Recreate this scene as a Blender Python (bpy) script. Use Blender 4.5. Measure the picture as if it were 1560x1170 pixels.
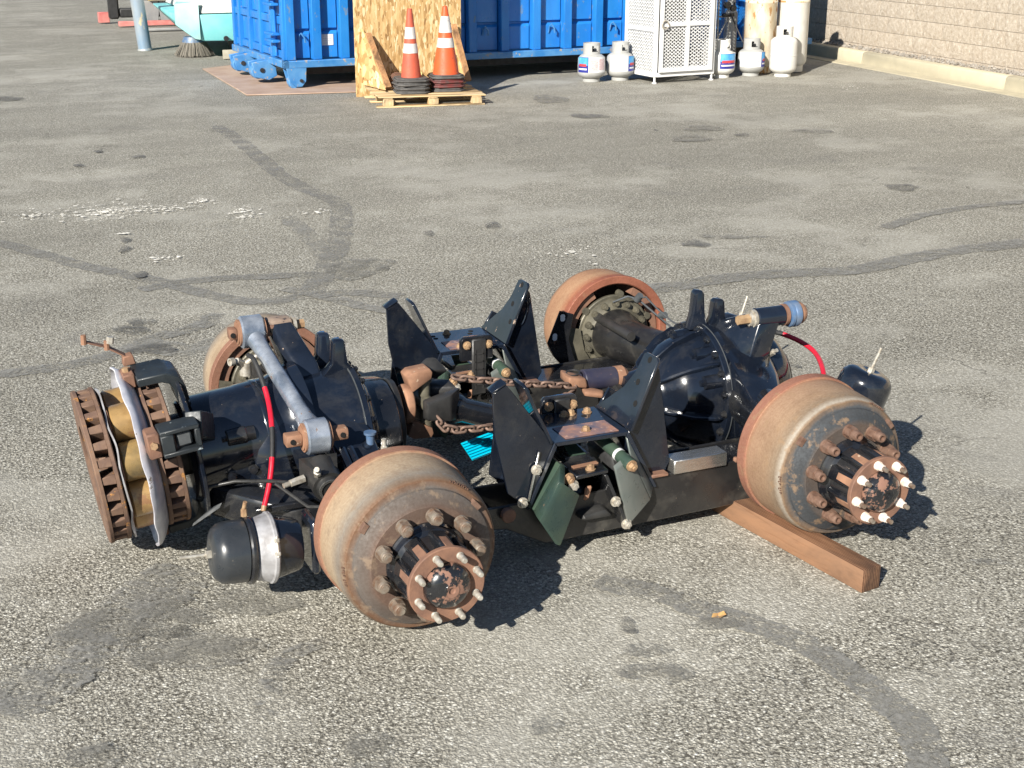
import bpy, bmesh, math, random
from mathutils import Vector as V, Matrix, Euler
random.seed(7)
PI = math.pi
R = math.radians
S = bpy.context.scene
for o in list(bpy.data.objects):
    bpy.data.objects.remove(o)
COL = S.collection

# ------------------------------------------------------------------ camera, sky, sun, exposure
cam_d = bpy.data.cameras.new('camera')
cam_d.sensor_width = 36.0
cam_d.lens = 48.15
cam_d.clip_end = 600
cam_o = bpy.data.objects.new('camera', cam_d)
COL.objects.link(cam_o)
cam_o.location = (-1.123, -4.152, 1.940)
cam_o.rotation_euler = (PI/2 - 0.33175, 0, R(-23.38))
S.camera = cam_o

world = bpy.data.worlds.new('World')
S.world = world
world.use_nodes = True
wn = world.node_tree
sky = wn.nodes.new('ShaderNodeTexSky')
sky.sky_type = 'NISHITA'
sky.sun_disc = False
sky.sun_elevation = R(30)
sky.sun_rotation = R(230)
sky.dust_density = 0.3
sky.ozone_density = 3.0
bg = wn.nodes['Background']
bg.inputs['Strength'].default_value = 0.05
wn.links.new(sky.outputs['Color'], bg.inputs['Color'])

sun_d = bpy.data.lights.new('sun', 'SUN')
sun_d.energy = 5.0
sun_d.angle = R(0.5)
sun_d.color = (1.0, 0.95, 0.86)
sun_o = bpy.data.objects.new('sun', sun_d)
COL.objects.link(sun_o)
SUN_DIR = V((math.cos(R(40))*math.cos(R(30)), math.sin(R(40))*math.cos(R(30)), -math.sin(R(30))))
sun_o.rotation_euler = SUN_DIR.to_track_quat('-Z', 'Y').to_euler()
sun_o.location = (-6, -6, 8)

vs = S.view_settings
vs.view_transform = 'Standard'
vs.look = 'None'
vs.gamma = 1.0
vs.exposure = 0.85
vs.use_curve_mapping = False

# ------------------------------------------------------------------ materials
class N:
    """small node-tree writer"""
    def __init__(s, name):
        s.m = bpy.data.materials.new(name)
        s.m.use_nodes = True
        s.t = s.m.node_tree
        s.t.nodes.clear()
        s.out = s.t.nodes.new('ShaderNodeOutputMaterial')
        s.b = s.t.nodes.new('ShaderNodeBsdfPrincipled')
        s.t.links.new(s.b.outputs[0], s.out.inputs[0])
    def n(s, kind, **kw):
        x = s.t.nodes.new(kind)
        for k, v in kw.items():
            setattr(x, k, v)
        return x
    def set(s, node, key, val):
        if isinstance(val, bpy.types.NodeSocket):
            s.t.links.new(val, node.inputs[key])
        elif val is not None:
            if isinstance(val, tuple) and len(val) == 3 and node.inputs[key].type == 'RGBA':
                val = val + (1,)
            node.inputs[key].default_value = val
    def co(s, kind='Object', scale=(1, 1, 1), rand=True):
        tc = s.n('ShaderNodeTexCoord')
        o = tc.outputs[kind]
        if rand:
            oi = s.n('ShaderNodeObjectInfo')
            mu = s.n('ShaderNodeMath', operation='MULTIPLY')
            s.set(mu, 0, oi.outputs['Random'])
            mu.inputs[1].default_value = 37.0
            va = s.n('ShaderNodeVectorMath', operation='ADD')
            s.set(va, 0, o)
            s.set(va, 1, mu.outputs[0])
            o = va.outputs[0]
        mp = s.n('ShaderNodeMapping')
        mp.inputs['Scale'].default_value = scale
        s.set(mp, 'Vector', o)
        return mp.outputs[0]
    def noise(s, vec, scale, detail=4, rough=.55, dist=0):
        x = s.n('ShaderNodeTexNoise')
        s.set(x, 'Vector', vec)
        x.inputs['Scale'].default_value = scale
        x.inputs['Detail'].default_value = detail
        x.inputs['Roughness'].default_value = rough
        x.inputs['Distortion'].default_value = dist
        return x.outputs['Fac']
    def voro(s, vec, scale, feature='F1', out='Distance', rnd=1.0):
        x = s.n('ShaderNodeTexVoronoi', feature=feature)
        s.set(x, 'Vector', vec)
        x.inputs['Scale'].default_value = scale
        x.inputs['Randomness'].default_value = rnd
        return x.outputs[out]
    def ramp(s, fac, stops, interp='LINEAR'):
        x = s.n('ShaderNodeValToRGB')
        x.color_ramp.interpolation = interp
        e = x.color_ramp.elements
        while len(e) < len(stops):
            e.new(0.5)
        for i, (p, c) in enumerate(stops):
            e[i].position = p
            if not isinstance(c, tuple):
                c = (c, c, c)
            e[i].color = c + (1,) if len(c) == 3 else c
        s.set(x, 'Fac', fac)
        return x.outputs['Color']
    def mix(s, fac, a, b, mode='MIX'):
        x = s.n('ShaderNodeMix', data_type='RGBA', blend_type=mode)
        s.set(x, 0, fac)
        for k, v in ((6, a), (7, b)):
            if isinstance(v, tuple) and len(v) == 3:
                v = v + (1,)
            if isinstance(v, (int, float)):
                v = (v, v, v, 1)
            s.set(x, k, v)
        return x.outputs[2]
    def math(s, op, a, b=None, clamp=False):
        x = s.n('ShaderNodeMath', operation=op, use_clamp=clamp)
        s.set(x, 0, a)
        if b is not None:
            s.set(x, 1, b)
        return x.outputs[0]
    def mr(s, v, a, b, c=0., d=1.):
        x = s.n('ShaderNodeMapRange')
        s.set(x, 0, v)
        for i, q in enumerate((a, b, c, d)):
            x.inputs[i+1].default_value = q
        return x.outputs[0]
    def bump(s, h, strength=.3, dist=.002, normal=None):
        x = s.n('ShaderNodeBump')
        x.inputs['Strength'].default_value = strength
        x.inputs['Distance'].default_value = dist
        s.set(x, 'Height', h)
        if normal is not None:
            s.set(x, 'Normal', normal)
        return x.outputs[0]
    def fin(s, base=None, rough=None, metal=None, normal=None, coat=None, spec=None, coat_rough=None, trans=None):
        b = s.b
        for k, v in (('Base Color', base), ('Roughness', rough), ('Metallic', metal), ('Normal', normal), ('Coat Weight', coat),
                     ('Specular IOR Level', spec), ('Coat Roughness', coat_rough)):
            if v is not None:
                s.set(b, k, v)
        return s.m

def plain(name, c1, c2=None, scale=12, rough=.5, metal=0, bump=.15, bscale=60, chips=None, coat=None, lo=.35, hi=.65, rvar=.12, spec=None, stretch=(1, 1, 1), kind='Object'):
    """base colour with a second colour mixed by noise, optional chips (colour, threshold, scale), fine relief"""
    n = N(name)
    v = n.co(kind, stretch)
    f = n.noise(v, scale, 5)
    col = n.mix(n.mr(f, lo, hi), c1, c2 if c2 else c1)
    fine = n.noise(v, bscale, 4)
    rr = n.mr(fine, .3, .7, max(.02, rough-rvar), min(1, rough+rvar))
    met = metal
    h = fine
    if chips:
        cc, thr, cs = chips
        g = n.noise(v, cs, 6, .65)
        k = n.mr(g, thr, thr+.025)
        col = n.mix(k, col, cc)
        rr = n.mix(k, rr, .75)
        if metal:
            met = n.math('MULTIPLY', n.math('SUBTRACT', 1.0, k), metal)
        h = n.math('SUBTRACT', n.math('MULTIPLY', fine, .5), n.math('MULTIPLY', k, .6))
    n.fin(col, rr, met, n.bump(h, bump, .002), coat, spec)
    return n.m

M = {}
def paint(name, c1, c2, rough, chips, scale=9, scuff=0.0, coat=.8, streak=(1, 1, 1)):
    """glossy brushed-on black paint: slight sag relief, dust film in places, chips down to primer"""
    n = N(name)
    v = n.co('Object')
    f = n.noise(v, scale, 5)
    col = n.mix(n.mr(f, .35, .65), c1, c2)
    dust = n.mr(n.noise(v, 5.5, 6, .7, .4), .50, .72)
    col = n.mix(n.math('MULTIPLY', dust, scuff), col, (.13, .12, .10))
    cc, thr, cs = chips
    g = n.noise(n.co('Object', streak), cs, 6, .7)
    k = n.mr(g, thr, thr+.02)
    sp = n.mr(n.voro(v, 55), .0, .10, 1, 0)
    sp = n.math('MULTIPLY', sp, n.mr(n.noise(v, 12, 3), .54, .60))
    k = n.math('MAXIMUM', k, n.math('MULTIPLY', sp, .8))
    col = n.mix(k, col, n.mix(n.noise(v, 60, 3), cc, (.50, .42, .34)))
    rr = n.mix(k, n.math('ADD', n.mr(n.noise(v, 30, 4), .3, .7, rough*.7, rough*1.3), n.math('MULTIPLY', dust, scuff*.6)), .75)
    h = n.math('SUBTRACT', n.math('MULTIPLY', n.noise(v, 14, 3, .5), .5), n.math('MULTIPLY', k, .4))
    n.fin(col, rr, 0, n.bump(h, .10, .003), n.math('MULTIPLY', n.math('SUBTRACT', 1.0, k), coat), .5, .05)
    return n.m
M['black'] = paint('black_paint', (.0055, .0075, .013), (.008, .012, .021), .15, ((.26, .18, .12), .73, 24), 7, .16, .6)  # slight blue in the base colour stands in for sky reflection
M['black_worn'] = paint('worn_black_paint', (.007, .008, .011), (.014, .015, .018), .24, ((.26, .16, .10), .70, 18), 9, .22, .6)
M['black_dusty'] = paint('dusty_black_paint', (.012, .012, .013), (.022, .021, .020), .34, ((.26, .16, .10), .72, 14), 9, .5, .25, (1, 1, 3))
M['black_scuff'] = paint('rubbed_black_paint', (.007, .010, .017), (.011, .016, .028), .16, ((.27, .145, .085), .665, 9), 9, .10, .65, (2.4, 2.4, .8))
M['black_cap'] = plain('chipped_cap_paint', (.010, .011, .013), (.02, .02, .022), 9, .2, 0, .12, 40, ((.21, .11, .075), .535, 15), .5)
M['satin_black'] = paint('satin_black_paint', (.022, .025, .029), (.03, .034, .039), .33, ((.35, .3, .24), .78, 22), 6, .25, .3)
M['black_cast'] = plain('black_cast_iron', (.018, .018, .018), (.035, .034, .033), 14, .42, 0, .35, 90, ((.14, .11, .09), .70, 30), .1)
M['rubber'] = plain('black_rubber', (.018, .018, .019), (.03, .03, .03), 20, .62, 0, .2, 80)
M['oily_iron'] = plain('oily_grey_cast_iron', (.15, .137, .10), (.08, .074, .056), 18, .5, .25, .3, 80)
M['bolt_tan'] = plain('tan_primed_bolt', (.40, .27, .15), (.24, .14, .08), 45, .55, .1, .2, 140)
M['bolt_zinc'] = plain('zinc_bolt', (.56, .53, .47), (.34, .30, .24), 55, .42, .45, .2, 140)
M['stud_zinc'] = plain('bare_steel_stud', (.60, .57, .50), (.38, .34, .28), 60, .4, .5, .3, 260)
M['stud_white'] = plain('white_painted_stud', (.74, .70, .66), (.60, .46, .36), 60, .5, 0, .2, 200)
M['rust'] = plain('brown_rust', (.15, .080, .055), (.225, .118, .075), 22, .8, .05, .45, 120)
M['rust_disc'] = plain('disc_rust', (.115, .068, .050), (.19, .115, .075), 20, .82, .05, .5, 130, ((.36, .17, .05), .62, 22))
M['rust_bright'] = plain('orange_rust', (.33, .175, .105), (.20, .105, .065), 20, .75, .05, .4, 130, ((.42, .30, .21), .64, 30))
M['rust_tan'] = plain('tan_flaking_primer', (.33, .25, .19), (.20, .14, .11), 26, .7, .05, .4, 120, ((.03, .03, .035), .60, 26))
M['rust_chain'] = plain('chain_rust', (.14, .09, .070), (.25, .165, .125), 50, .65, .3, .3, 160)
M['nut_rust'] = plain('rusty_nut', (.15, .085, .06), (.24, .15, .11), 50, .55, .35, .3, 160)
M['nut_grey'] = plain('grey_rusty_nut', (.32, .28, .23), (.20, .125, .085), 45, .45, .5, .3, 160)
M['steel_blue'] = plain('bare_rod_steel', (.50, .54, .60), (.20, .24, .30), 13, .30, .6, .25, 70, ((.14, .10, .085), .63, 28))
M['eye_blue'] = plain('blue_worn_bushing', (.06, .13, .26), (.17, .20, .24), 18, .5, .2, .3, 80, ((.2, .12, .08), .63, 24))
M['silver'] = plain('silver_sheet_aluminium', (.78, .78, .82), (.50, .50, .56), 11, .42, .35, .25, 50, ((.16, .13, .11), .66, 14))
M['silver_white'] = plain('white_oxidised_aluminium', (.54, .54, .56), (.27, .26, .26), 16, .5, .35, .3, 80)
M['brass'] = plain('gold_lacquered_coil', (.42, .27, .11), (.23, .14, .06), 13, .33, .25, .2, 60, ((.22, .115, .05), .57, 16), .4)
M['brass_dull'] = plain('bronze_lacquered_coil', (.15, .115, .06), (.36, .235, .09), 13, .32, .2, .15, 60, None, .3)
M['block_steel'] = plain('brushed_steel', (.58, .57, .54), (.50, .49, .46), 10, .24, .9, .03, 60, None, None, stretch=(1, 12, 12))
M['green_pad'] = plain('dull_green_primer', (.026, .048, .042), (.052, .080, .054), 7, .34, 0, .2, 60, ((.30, .17, .10), .66, 12))
M['grey_pad'] = plain('grey_green_primer', (.17, .18, .165), (.115, .135, .125), 8, .36, .1, .12, 60, ((.24, .2, .15), .70, 14))
M['red_hose'] = plain('red_hose', (.62, .015, .035), (.5, .012, .03), 20, .35, 0, .05, 60)
M['red_worn'] = plain('red_plastic', (.55, .03, .03), (.4, .03, .03), 20, .45)
M['cyan'] = plain('cyan_coated_sheet', (.0, .50, .68), (.0, .40, .58), 14, .35, 0, .05, 60)
M['navy'] = plain('dark_navy_tube', (.03, .03, .055), (.05, .045, .06), 16, .4, .1, .15, 60, ((.3, .14, .1), .64, 20))
M['dull_grey'] = plain('dull_grey_pipe', (.10, .11, .115), (.07, .075, .08), 20, .45, .2)
M['grey_bracket'] = plain('grey_black_bracket', (.010, .013, .016), (.022, .028, .032), 10, .52, 0, .15, 60, ((.25, .29, .31), .66, 22), .1)

def drum_mat(name, stops, spots):
    n = N(name)
    at = n.n('ShaderNodeAttribute', attribute_name='ax')
    v = n.co('Object')
    st = n.noise(v, 9, 5, .6)
    s = n.math('ADD', at.outputs['Fac'], n.math('MULTIPLY', n.math('SUBTRACT', st, .5), .016))
    col = n.ramp(n.mr(s, 0.0, .36), stops)
    fine = n.noise(v, 120, 4, .6)
    med = n.noise(v, 26, 5, .65)
    cx = n.n('ShaderNodeCombineXYZ')
    n.set(cx, 0, n.math('MULTIPLY', at.outputs['Fac'], 210.0))
    n.set(cx, 1, n.math('MULTIPLY', st, 1.5))
    ringm = n.noise(cx.outputs[0], 1.0, 4, .6)
    blot = n.noise(v, 5, 5, .65, .6)
    col = n.mix(n.mr(fine, .25, .75, 0, .55), col, n.mix(1.0, col, (.55, .45, .40), 'MULTIPLY'))
    col = n.mix(n.mr(ringm, .35, .70, 0, .30), col, n.mix(1.0, col, (.62, .56, .52), 'MULTIPLY'))
    col = n.mix(n.mr(blot, .50, .66, 0, .45), col, n.mix(1.0, col, (.62, .58, .56), 'MULTIPLY'))
    col = n.mix(n.mr(med, .55, .66, 0, .65), col, spots)
    n.fin(col, n.mr(fine, .3, .7, .55, .85), .05, n.bump(n.math('ADD', n.math('ADD', fine, n.math('MULTIPLY', med, .7)), n.math('MULTIPLY', ringm, .5)), .4, .0018), None, .3)
    return n.m
q = lambda s: s/.36
M['drum_pale'] = drum_mat('pale_worn_drum', [(q(.05), (.15, .095, .07)), (q(.063), (.125, .10, .085)), (q(.088), (.135, .125, .115)), (q(.096), (.17, .095, .055)),
     (q(.108), (.20, .15, .11)), (q(.13), (.25, .225, .19)), (q(.19), (.40, .32, .225)), (q(.262), (.40, .30, .20)), (q(.2785), (.37, .26, .17)), (q(.2815), (.30, .16, .11)), (q(.318), (.27, .14, .095))], (.22, .16, .11))
M['drum_orange'] = drum_mat('orange_rusty_drum', [(q(.05), (.12, .09, .07)), (q(.063), (.050, .057, .064)), (q(.090), (.070, .078, .086)), (q(.098), (.21, .14, .085)),
     (q(.106), (.36, .33, .28)), (q(.125), (.24, .185, .13)), (q(.17), (.35, .245, .16)), (q(.262), (.335, .215, .14)), (q(.2785), (.34, .19, .12)), (q(.2815), (.30, .145, .10)), (q(.318), (.27, .13, .09))], (.26, .17, .10))
M['drum_far'] = drum_mat('terracotta_drum', [(q(.05), (.13, .09, .07)), (q(.09), (.2, .14, .1)), (q(.14), (.38, .22, .13)), (q(.22), (.42, .26, .155)), (q(.27), (.36, .15, .085)), (q(.30), (.29, .105, .065)), (q(.318), (.31, .12, .075))], (.28, .15, .09))

def wood_mat(name, c1, c2, c3, axis='Y', scale=1.0):
    n = N(name)
    sc = {'X': (1.5, 16, 16), 'Y': (16, 1.5, 16), 'Z': (16, 16, 1.5)}[axis]
    v = n.co('Object', tuple(k*scale for k in sc))
    a = n.noise(v, 1.6, 6, .65, .6)
    w = n.n('ShaderNodeTexWave', wave_type='BANDS', bands_direction={'X': 'Z', 'Y': 'X', 'Z': 'X'}[axis])
    n.set(w, 'Vector', v)
    w.inputs['Scale'].default_value = 1.3
    w.inputs['Distortion'].default_value = 1.6
    w.inputs['Detail'].default_value = 3.0
    col = n.ramp(n.math('ADD', n.math('MULTIPLY', a, .65), n.math('MULTIPLY', w.outputs['Fac'], .35)), [(.36, c1), (.5, c2), (.64, c3)])
    st = n.noise(n.co('Object', {'X': (2, 7, 7), 'Y': (7, 2, 7), 'Z': (7, 7, 2)}[axis]), 1.2, 5, .65, .5)
    col = n.mix(1.0, col, n.ramp(st, [(.34, (.38, .38, .40)), (.48, (.90, .90, .90)), (.66, (1.22, 1.18, 1.12))]), 'MULTIPLY')
    n.fin(col, .75, 0, n.bump(a, .5, .003))
    return n.m
M['wood_block'] = wood_mat('weathered_red_timber', (.075, .034, .018), (.145, .068, .033), (.21, .115, .065), 'Y', 2.2)
M['wood_pale'] = wood_mat('pale_pallet_wood', (.40, .27, .13), (.55, .41, .23), (.64, .50, .31), 'X')
M['wood_pale_y'] = wood_mat('pale_stringer_wood', (.38, .26, .13), (.52, .38, .21), (.6, .46, .28), 'Y')

M['wood_brace'] = wood_mat('orange_brown_lumber', (.26, .12, .05), (.38, .20, .09), (.46, .27, .13), 'Y')

def osb_mat():
    n = N('strand_board')
    v = n.co('Object', rand=False)
    cols = None
    for k, (rot, sc) in enumerate(((0.55, 1.0), (-0.45, 1.15), (1.1, .9))):
        mp = n.n('ShaderNodeMapping')
        mp.inputs['Rotation'].default_value = (0, rot, 0)
        mp.inputs['Scale'].default_value = (46*sc, 11, 13*sc)
        mp.inputs['Location'].default_value = (k*3.1, 0, k*7.7)
        n.set(mp, 'Vector', v)
        x = n.n('ShaderNodeTexVoronoi', feature='F1')
        n.set(x, 'Vector', mp.outputs[0])
        x.inputs['Scale'].default_value = 1.0
        sep = n.n('ShaderNodeSeparateColor')
        n.set(sep, 0, x.outputs['Color'])
        c = n.ramp(sep.outputs[0], [(.0, (.27, .15, .055)), (.22, (.47, .29, .115)), (.6, (.60, .40, .18)), (.82, (.68, .49, .25)), (1, (.78, .63, .40))])
        cols = c if cols is None else n.mix(n.mr(sep.outputs[1], .5, .52), cols, c)
    n.fin(cols, .65, 0, n.bump(n.noise(v, 60), .2, .002))
    return n.m
M['osb'] = osb_mat()
M['cone_orange'] = plain('cone_orange', (.72, .105, .028), (.60, .09, .03), 8, .5, 0, .06, 40, ((.32, .11, .06), .68, 14))
M['cone_orange_dirty'] = plain('dirty_cone_orange', (.55, .10, .05), (.42, .085, .05), 9, .6, 0, .06, 40, ((.16, .08, .06), .63, 16))
M['cone_white'] = plain('reflective_white', (.62, .61, .60), (.48, .47, .46), 14, .45, 0, .05, 40, ((.38, .33, .30), .64, 24))
M['cone_base'] = plain('grey_rubber_base', (.055, .053, .052), (.10, .095, .09), 14, .75, 0, .2, 60)
M['cone_base_red'] = plain('red_brown_rubber_base', (.15, .03, .028), (.08, .05, .048), 12, .7, 0, .2, 60)
M['blue'] = plain('blue_dumpster_paint', (.012, .150, .48), (.022, .205, .57), 3.5, .38, 0, .08, 12, ((.10, .19, .34), .625, 16), stretch=(1, 1, .45))
M['blue_rail'] = plain('scuffed_blue_paint', (.03, .165, .42), (.09, .25, .48), 6, .42, 0, .08, 30, ((.30, .27, .24), .60, 14))
M['white_paint'] = plain('white_cage_paint', (.70, .70, .70), (.64, .64, .63), 6, .4, 0, .04, 30)
M['tank_white'] = plain('dirty_white_tank_paint', (.70, .685, .64), (.60, .575, .51), 7, .45, 0, .06, 30, ((.36, .27, .18), .73, 16))
M['tank_clean'] = plain('white_tank_paint', (.66, .65, .62), (.56, .545, .50), 5, .4, 0, .04, 30)
M['tank_grey'] = plain('grey_tank_paint', (.40, .40, .385), (.33, .33, .315), 6, .45, 0, .05, 30)
M['tank_rusty'] = plain('rust_streaked_tank_paint', (.70, .66, .56), (.52, .40, .24), 6, .6, 0, .12, 30, ((.40, .22, .085), .555, 8), stretch=(1, 1, .45))
M['steel_plate'] = plain('rusty_plate_steel', (.46, .34, .26), (.37, .25, .18), 4, .75, .1, .2, 40, ((.40, .30, .22), .66, 20))
M['turq'] = plain('turquoise_paint', (.17, .55, .57), (.25, .60, .60), 3, .4, 0, .05, 20)
M['turq_dirty'] = plain('dusty_turquoise_paint', (.38, .55, .53), (.27, .52, .52), 4, .5, 0, .05, 20)
M['pole'] = plain('worn_blue_grey_pole', (.34, .36, .36), (.19, .28, .38), 4, .5, .2, .1, 30, ((.5, .42, .26), .60, 6), stretch=(1, 1, .4))
M['bristle'] = plain('tan_bristles', (.22, .20, .165), (.13, .118, .10), 30, .9, 0, .6, 90, stretch=(6, 6, 1))
M['flap'] = plain('tan_flap', (.42, .38, .30), (.33, .29, .22), 8, .8)
M['dark'] = plain('dark_steel', (.02, .02, .022), (.04, .04, .04), 14, .5, .2, .2, 60)
M['red_beam'] = plain('faded_red_paint', (.48, .13, .12), (.56, .23, .20), 6, .5)
M['yellow'] = plain('yellow_paint', (.78, .55, .02), (.70, .48, .02), 6, .4)
M['grey_paint'] = plain('grey_machine_paint', (.30, .30, .29), (.24, .24, .24), 6, .5)
M['strap'] = plain('yellow_webbing', (.62, .52, .22), (.5, .4, .16), 30, .8)
M['leaf'] = plain('dry_leaf', (.52, .33, .12), (.30, .16, .07), 60, .7)
M['dot_black'] = plain('hole_shade', (.004, .004, .004), None, 5, .9)  # near-black discs painted for the shade inside drilled holes
M['label_white'] = plain('white_label', (.68, .68, .68), (.62, .62, .62), 9, .5)
M['label_pink'] = plain('pale_red_print', (.50, .31, .31), (.62, .54, .54), 60, .5, lo=.45, hi=.55, stretch=(1, 1, 4))
M['label_grey'] = plain('pale_grey_print', (.42, .43, .47), (.60, .60, .62), 60, .5, lo=.45, hi=.55, stretch=(1, 1, 4))
M['label_blue'] = plain('bright_blue_print', (.02, .20, .52), (.12, .42, .72), 9, .4)
M['label_navy'] = plain('navy_print', (.02, .025, .20), (.03, .04, .26), 9, .4)
M['label_red'] = plain('red_print', (.55, .05, .06), (.45, .05, .05), 9, .4)
M['window_glass'] = plain('dark_glass', (.01, .012, .014), None, 5, .05)

def block_mat(name, sun=1.0):
    n = N(name)
    v = n.co('Object')
    oi = n.n('ShaderNodeObjectInfo')
    a = n.noise(v, 22, 6, .7)
    b = n.noise(v, 75, 4, .7)
    col = n.ramp(n.math('ADD', n.math('MULTIPLY', a, .6), n.math('MULTIPLY', b, .4)), [(.34, (.29, .225, .165)), (.45, (.40, .335, .26)), (.55, (.475, .41, .33)), (.66, (.66, .60, .51))])
    col = n.mix(1.0, col, n.ramp(oi.outputs['Random'], [(0, (.96, .96, .96)), (1, (1.0, 1.0, 1.0))]), 'MULTIPLY')
    n.fin(col, .9, 0, n.bump(n.math('ADD', n.math('MULTIPLY', a, 1.0), n.math('MULTIPLY', b, .5)), 1.0, .014))
    return n.m
M['cmu'] = block_mat('split_face_block')
M['mortar'] = plain('mortar', (.38, .32, .25), (.31, .26, .20), 20, .9, 0, .3, 90)
M['kerb'] = plain('tan_concrete', (.47, .42, .30), (.40, .36, .26), 4, .85, 0, .25, 50, ((.30, .26, .19), .66, 20))
M['gravel'] = plain('gravel_stone', (.34, .31, .27), (.20, .18, .155), 14, .9, 0, .4, 60)

def asphalt():
    n = N('asphalt_surface')
    v = n.co('Object', rand=False)
    nz = n.n('ShaderNodeTexNoise')
    n.set(nz, 'Vector', v)
    nz.inputs['Scale'].default_value = 70
    sc = n.n('ShaderNodeVectorMath', operation='SCALE')
    n.set(sc, 0, nz.outputs['Color'])
    sc.inputs['Scale'].default_value = .010
    jv = n.n('ShaderNodeVectorMath', operation='ADD')
    n.set(jv, 0, v)
    n.set(jv, 1, sc.outputs[0])
    vo = n.n('ShaderNodeTexVoronoi', feature='F1')
    n.set(vo, 'Vector', jv.outputs[0])
    vo.inputs['Scale'].default_value = 128
    sep = n.n('ShaderNodeSeparateColor')
    n.set(sep, 0, vo.outputs['Color'])
    stone = n.ramp(sep.outputs[0], [(0, (.31, .292, .243)), (.3, (.405, .384, .322)), (.62, (.505, .48, .408)), (.88, (.64, .615, .53)), (1, (.80, .78, .70))])
    pit = n.noise(v, 78, 5, .66)
    pitm = n.mr(pit, .515, .585)
    edge = n.mr(vo.outputs['Distance'], .30, .62)
    dark = n.math('MAXIMUM', pitm, n.math('MULTIPLY', edge, .6))
    lay = n.noise(v, .55, 5, .6, .3)
    lay2 = n.noise(v, 2.3, 5, .6, .4)
    smooth = n.mr(n.math('ADD', n.math('MULTIPLY', lay, .6), n.math('MULTIPLY', lay2, .4)), .50, .62)
    dark2 = n.math('MULTIPLY', dark, n.math('SUBTRACT', 1.0, n.math('MULTIPLY', smooth, .5)))
    col = n.mix(dark2, stone, (.085, .078, .064))
    fines = n.ramp(n.noise(v, 190, 4, .6), [(.3, (.26, .250, .218)), (.7, (.39, .376, .335))])
    col = n.mix(n.math('MULTIPLY', smooth, .58), col, fines)
    st = n.noise(n.co('Object', (.35, 1.6, 1), rand=False), 1.1, 5, .6, .5)
    col = n.mix(1.0, col, n.ramp(st, [(.3, .86), (.55, 1.0), (.75, 1.13)]), 'MULTIPLY')
    col = n.mix(1.0, col, n.ramp(n.noise(v, .23, 4, .55), [(.3, .88), (.7, 1.10)]), 'MULTIPLY')
    oil = n.mr(n.noise(v, 1.25, 5, .65, .8), .59, .74)
    col = n.mix(n.math('MULTIPLY', oil, .42), col, (.17, .165, .155))
    # hairline cracks
    nz2 = n.n('ShaderNodeTexNoise')
    n.set(nz2, 'Vector', v)
    nz2.inputs['Scale'].default_value = 3.0
    nz2.inputs['Detail'].default_value = 6
    sc2 = n.n('ShaderNodeVectorMath', operation='SCALE')
    n.set(sc2, 0, nz2.outputs['Color'])
    sc2.inputs['Scale'].default_value = .55
    j2 = n.n('ShaderNodeVectorMath', operation='ADD')
    n.set(j2, 0, v)
    n.set(j2, 1, sc2.outputs[0])
    ce = n.n('ShaderNodeTexVoronoi', feature='DISTANCE_TO_EDGE')
    n.set(ce, 'Vector', j2.outputs[0])
    ce.inputs['Scale'].default_value = 1.15
    crack = n.math('MULTIPLY', n.mr(ce.outputs['Distance'], .0, .009, 1, 0), n.mr(n.noise(v, 1.7, 4, .6), .54, .62))
    col = n.mix(n.math('MULTIPLY', crack, .65), col, (.05, .045, .038))
    h = n.math('SUBTRACT', n.math('ADD', n.math('MULTIPLY', vo.outputs['Distance'], -.5), n.math('MULTIPLY', n.noise(v, 240, 3, .6), .25)), n.math('ADD', n.math('MULTIPLY', dark2, .9), crack))
    n.fin(col, n.mr(dark2, 0, 1, .78, .95), 0, n.bump(h, .7, .0036), None, .25)
    return n.m
M['asphalt'] = asphalt()

def worn(name, c1, c2, cover, scale, edge=.12, rough=.8):
    """a thin worn coat: bare patches show what lies below"""
    n = N(name)
    v = n.co('Object', rand=False)
    f = n.noise(v, scale, 6, .7)
    g = n.noise(v, scale*9, 4, .7)
    k = n.mr(n.math('ADD', n.math('MULTIPLY', f, .55), n.math('MULTIPLY', g, .45)), cover, cover+edge)
    at = n.n('ShaderNodeAttribute', attribute_name='fade')
    k = n.math('MULTIPLY', k, n.mr(n.math('ADD', at.outputs['Fac'], n.math('MULTIPLY', n.math('SUBTRACT', f, .5), .9)), .22, .34), True)
    n.fin(n.mix(g, c1, c2), rough, 0, n.bump(g, .5, .002), None, .3)
    tr = n.n('ShaderNodeBsdfTransparent')
    mx = n.n('ShaderNodeMixShader')
    n.set(mx, 0, k)
    n.t.links.new(tr.outputs[0], mx.inputs[1])
    n.t.links.new(n.b.outputs[0], mx.inputs[2])
    n.t.links.new(mx.outputs[0], n.out.inputs[0])
    return n.m
M['tar'] = worn('old_crack_seal', (.175, .172, .162), (.29, .282, .255), .41, 7, .18)
M['tar_mid'] = worn('broken_crack_seal', (.175, .173, .165), (.285, .278, .255), .44, 6, .19)
M['tar_faint'] = worn('faint_crack_seal', (.22, .216, .205), (.33, .32, .285), .44, 6, .2)
M['oil'] = worn('oil_and_shade_spot', (.085, .083, .078), (.16, .153, .138), .40, 9, .22, .6)
M['oil_faint'] = worn('faint_oil_stain', (.17, .165, .15), (.25, .24, .21), .43, 9, .22, .7)
M['powder_film'] = worn('white_powder_film', (.70, .68, .62), (.55, .53, .47), .53, 16, .12, .9)
M['powder'] = plain('white_powder', (.82, .80, .74), (.72, .69, .62), 60, .95, 0, .4, 150)

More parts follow.
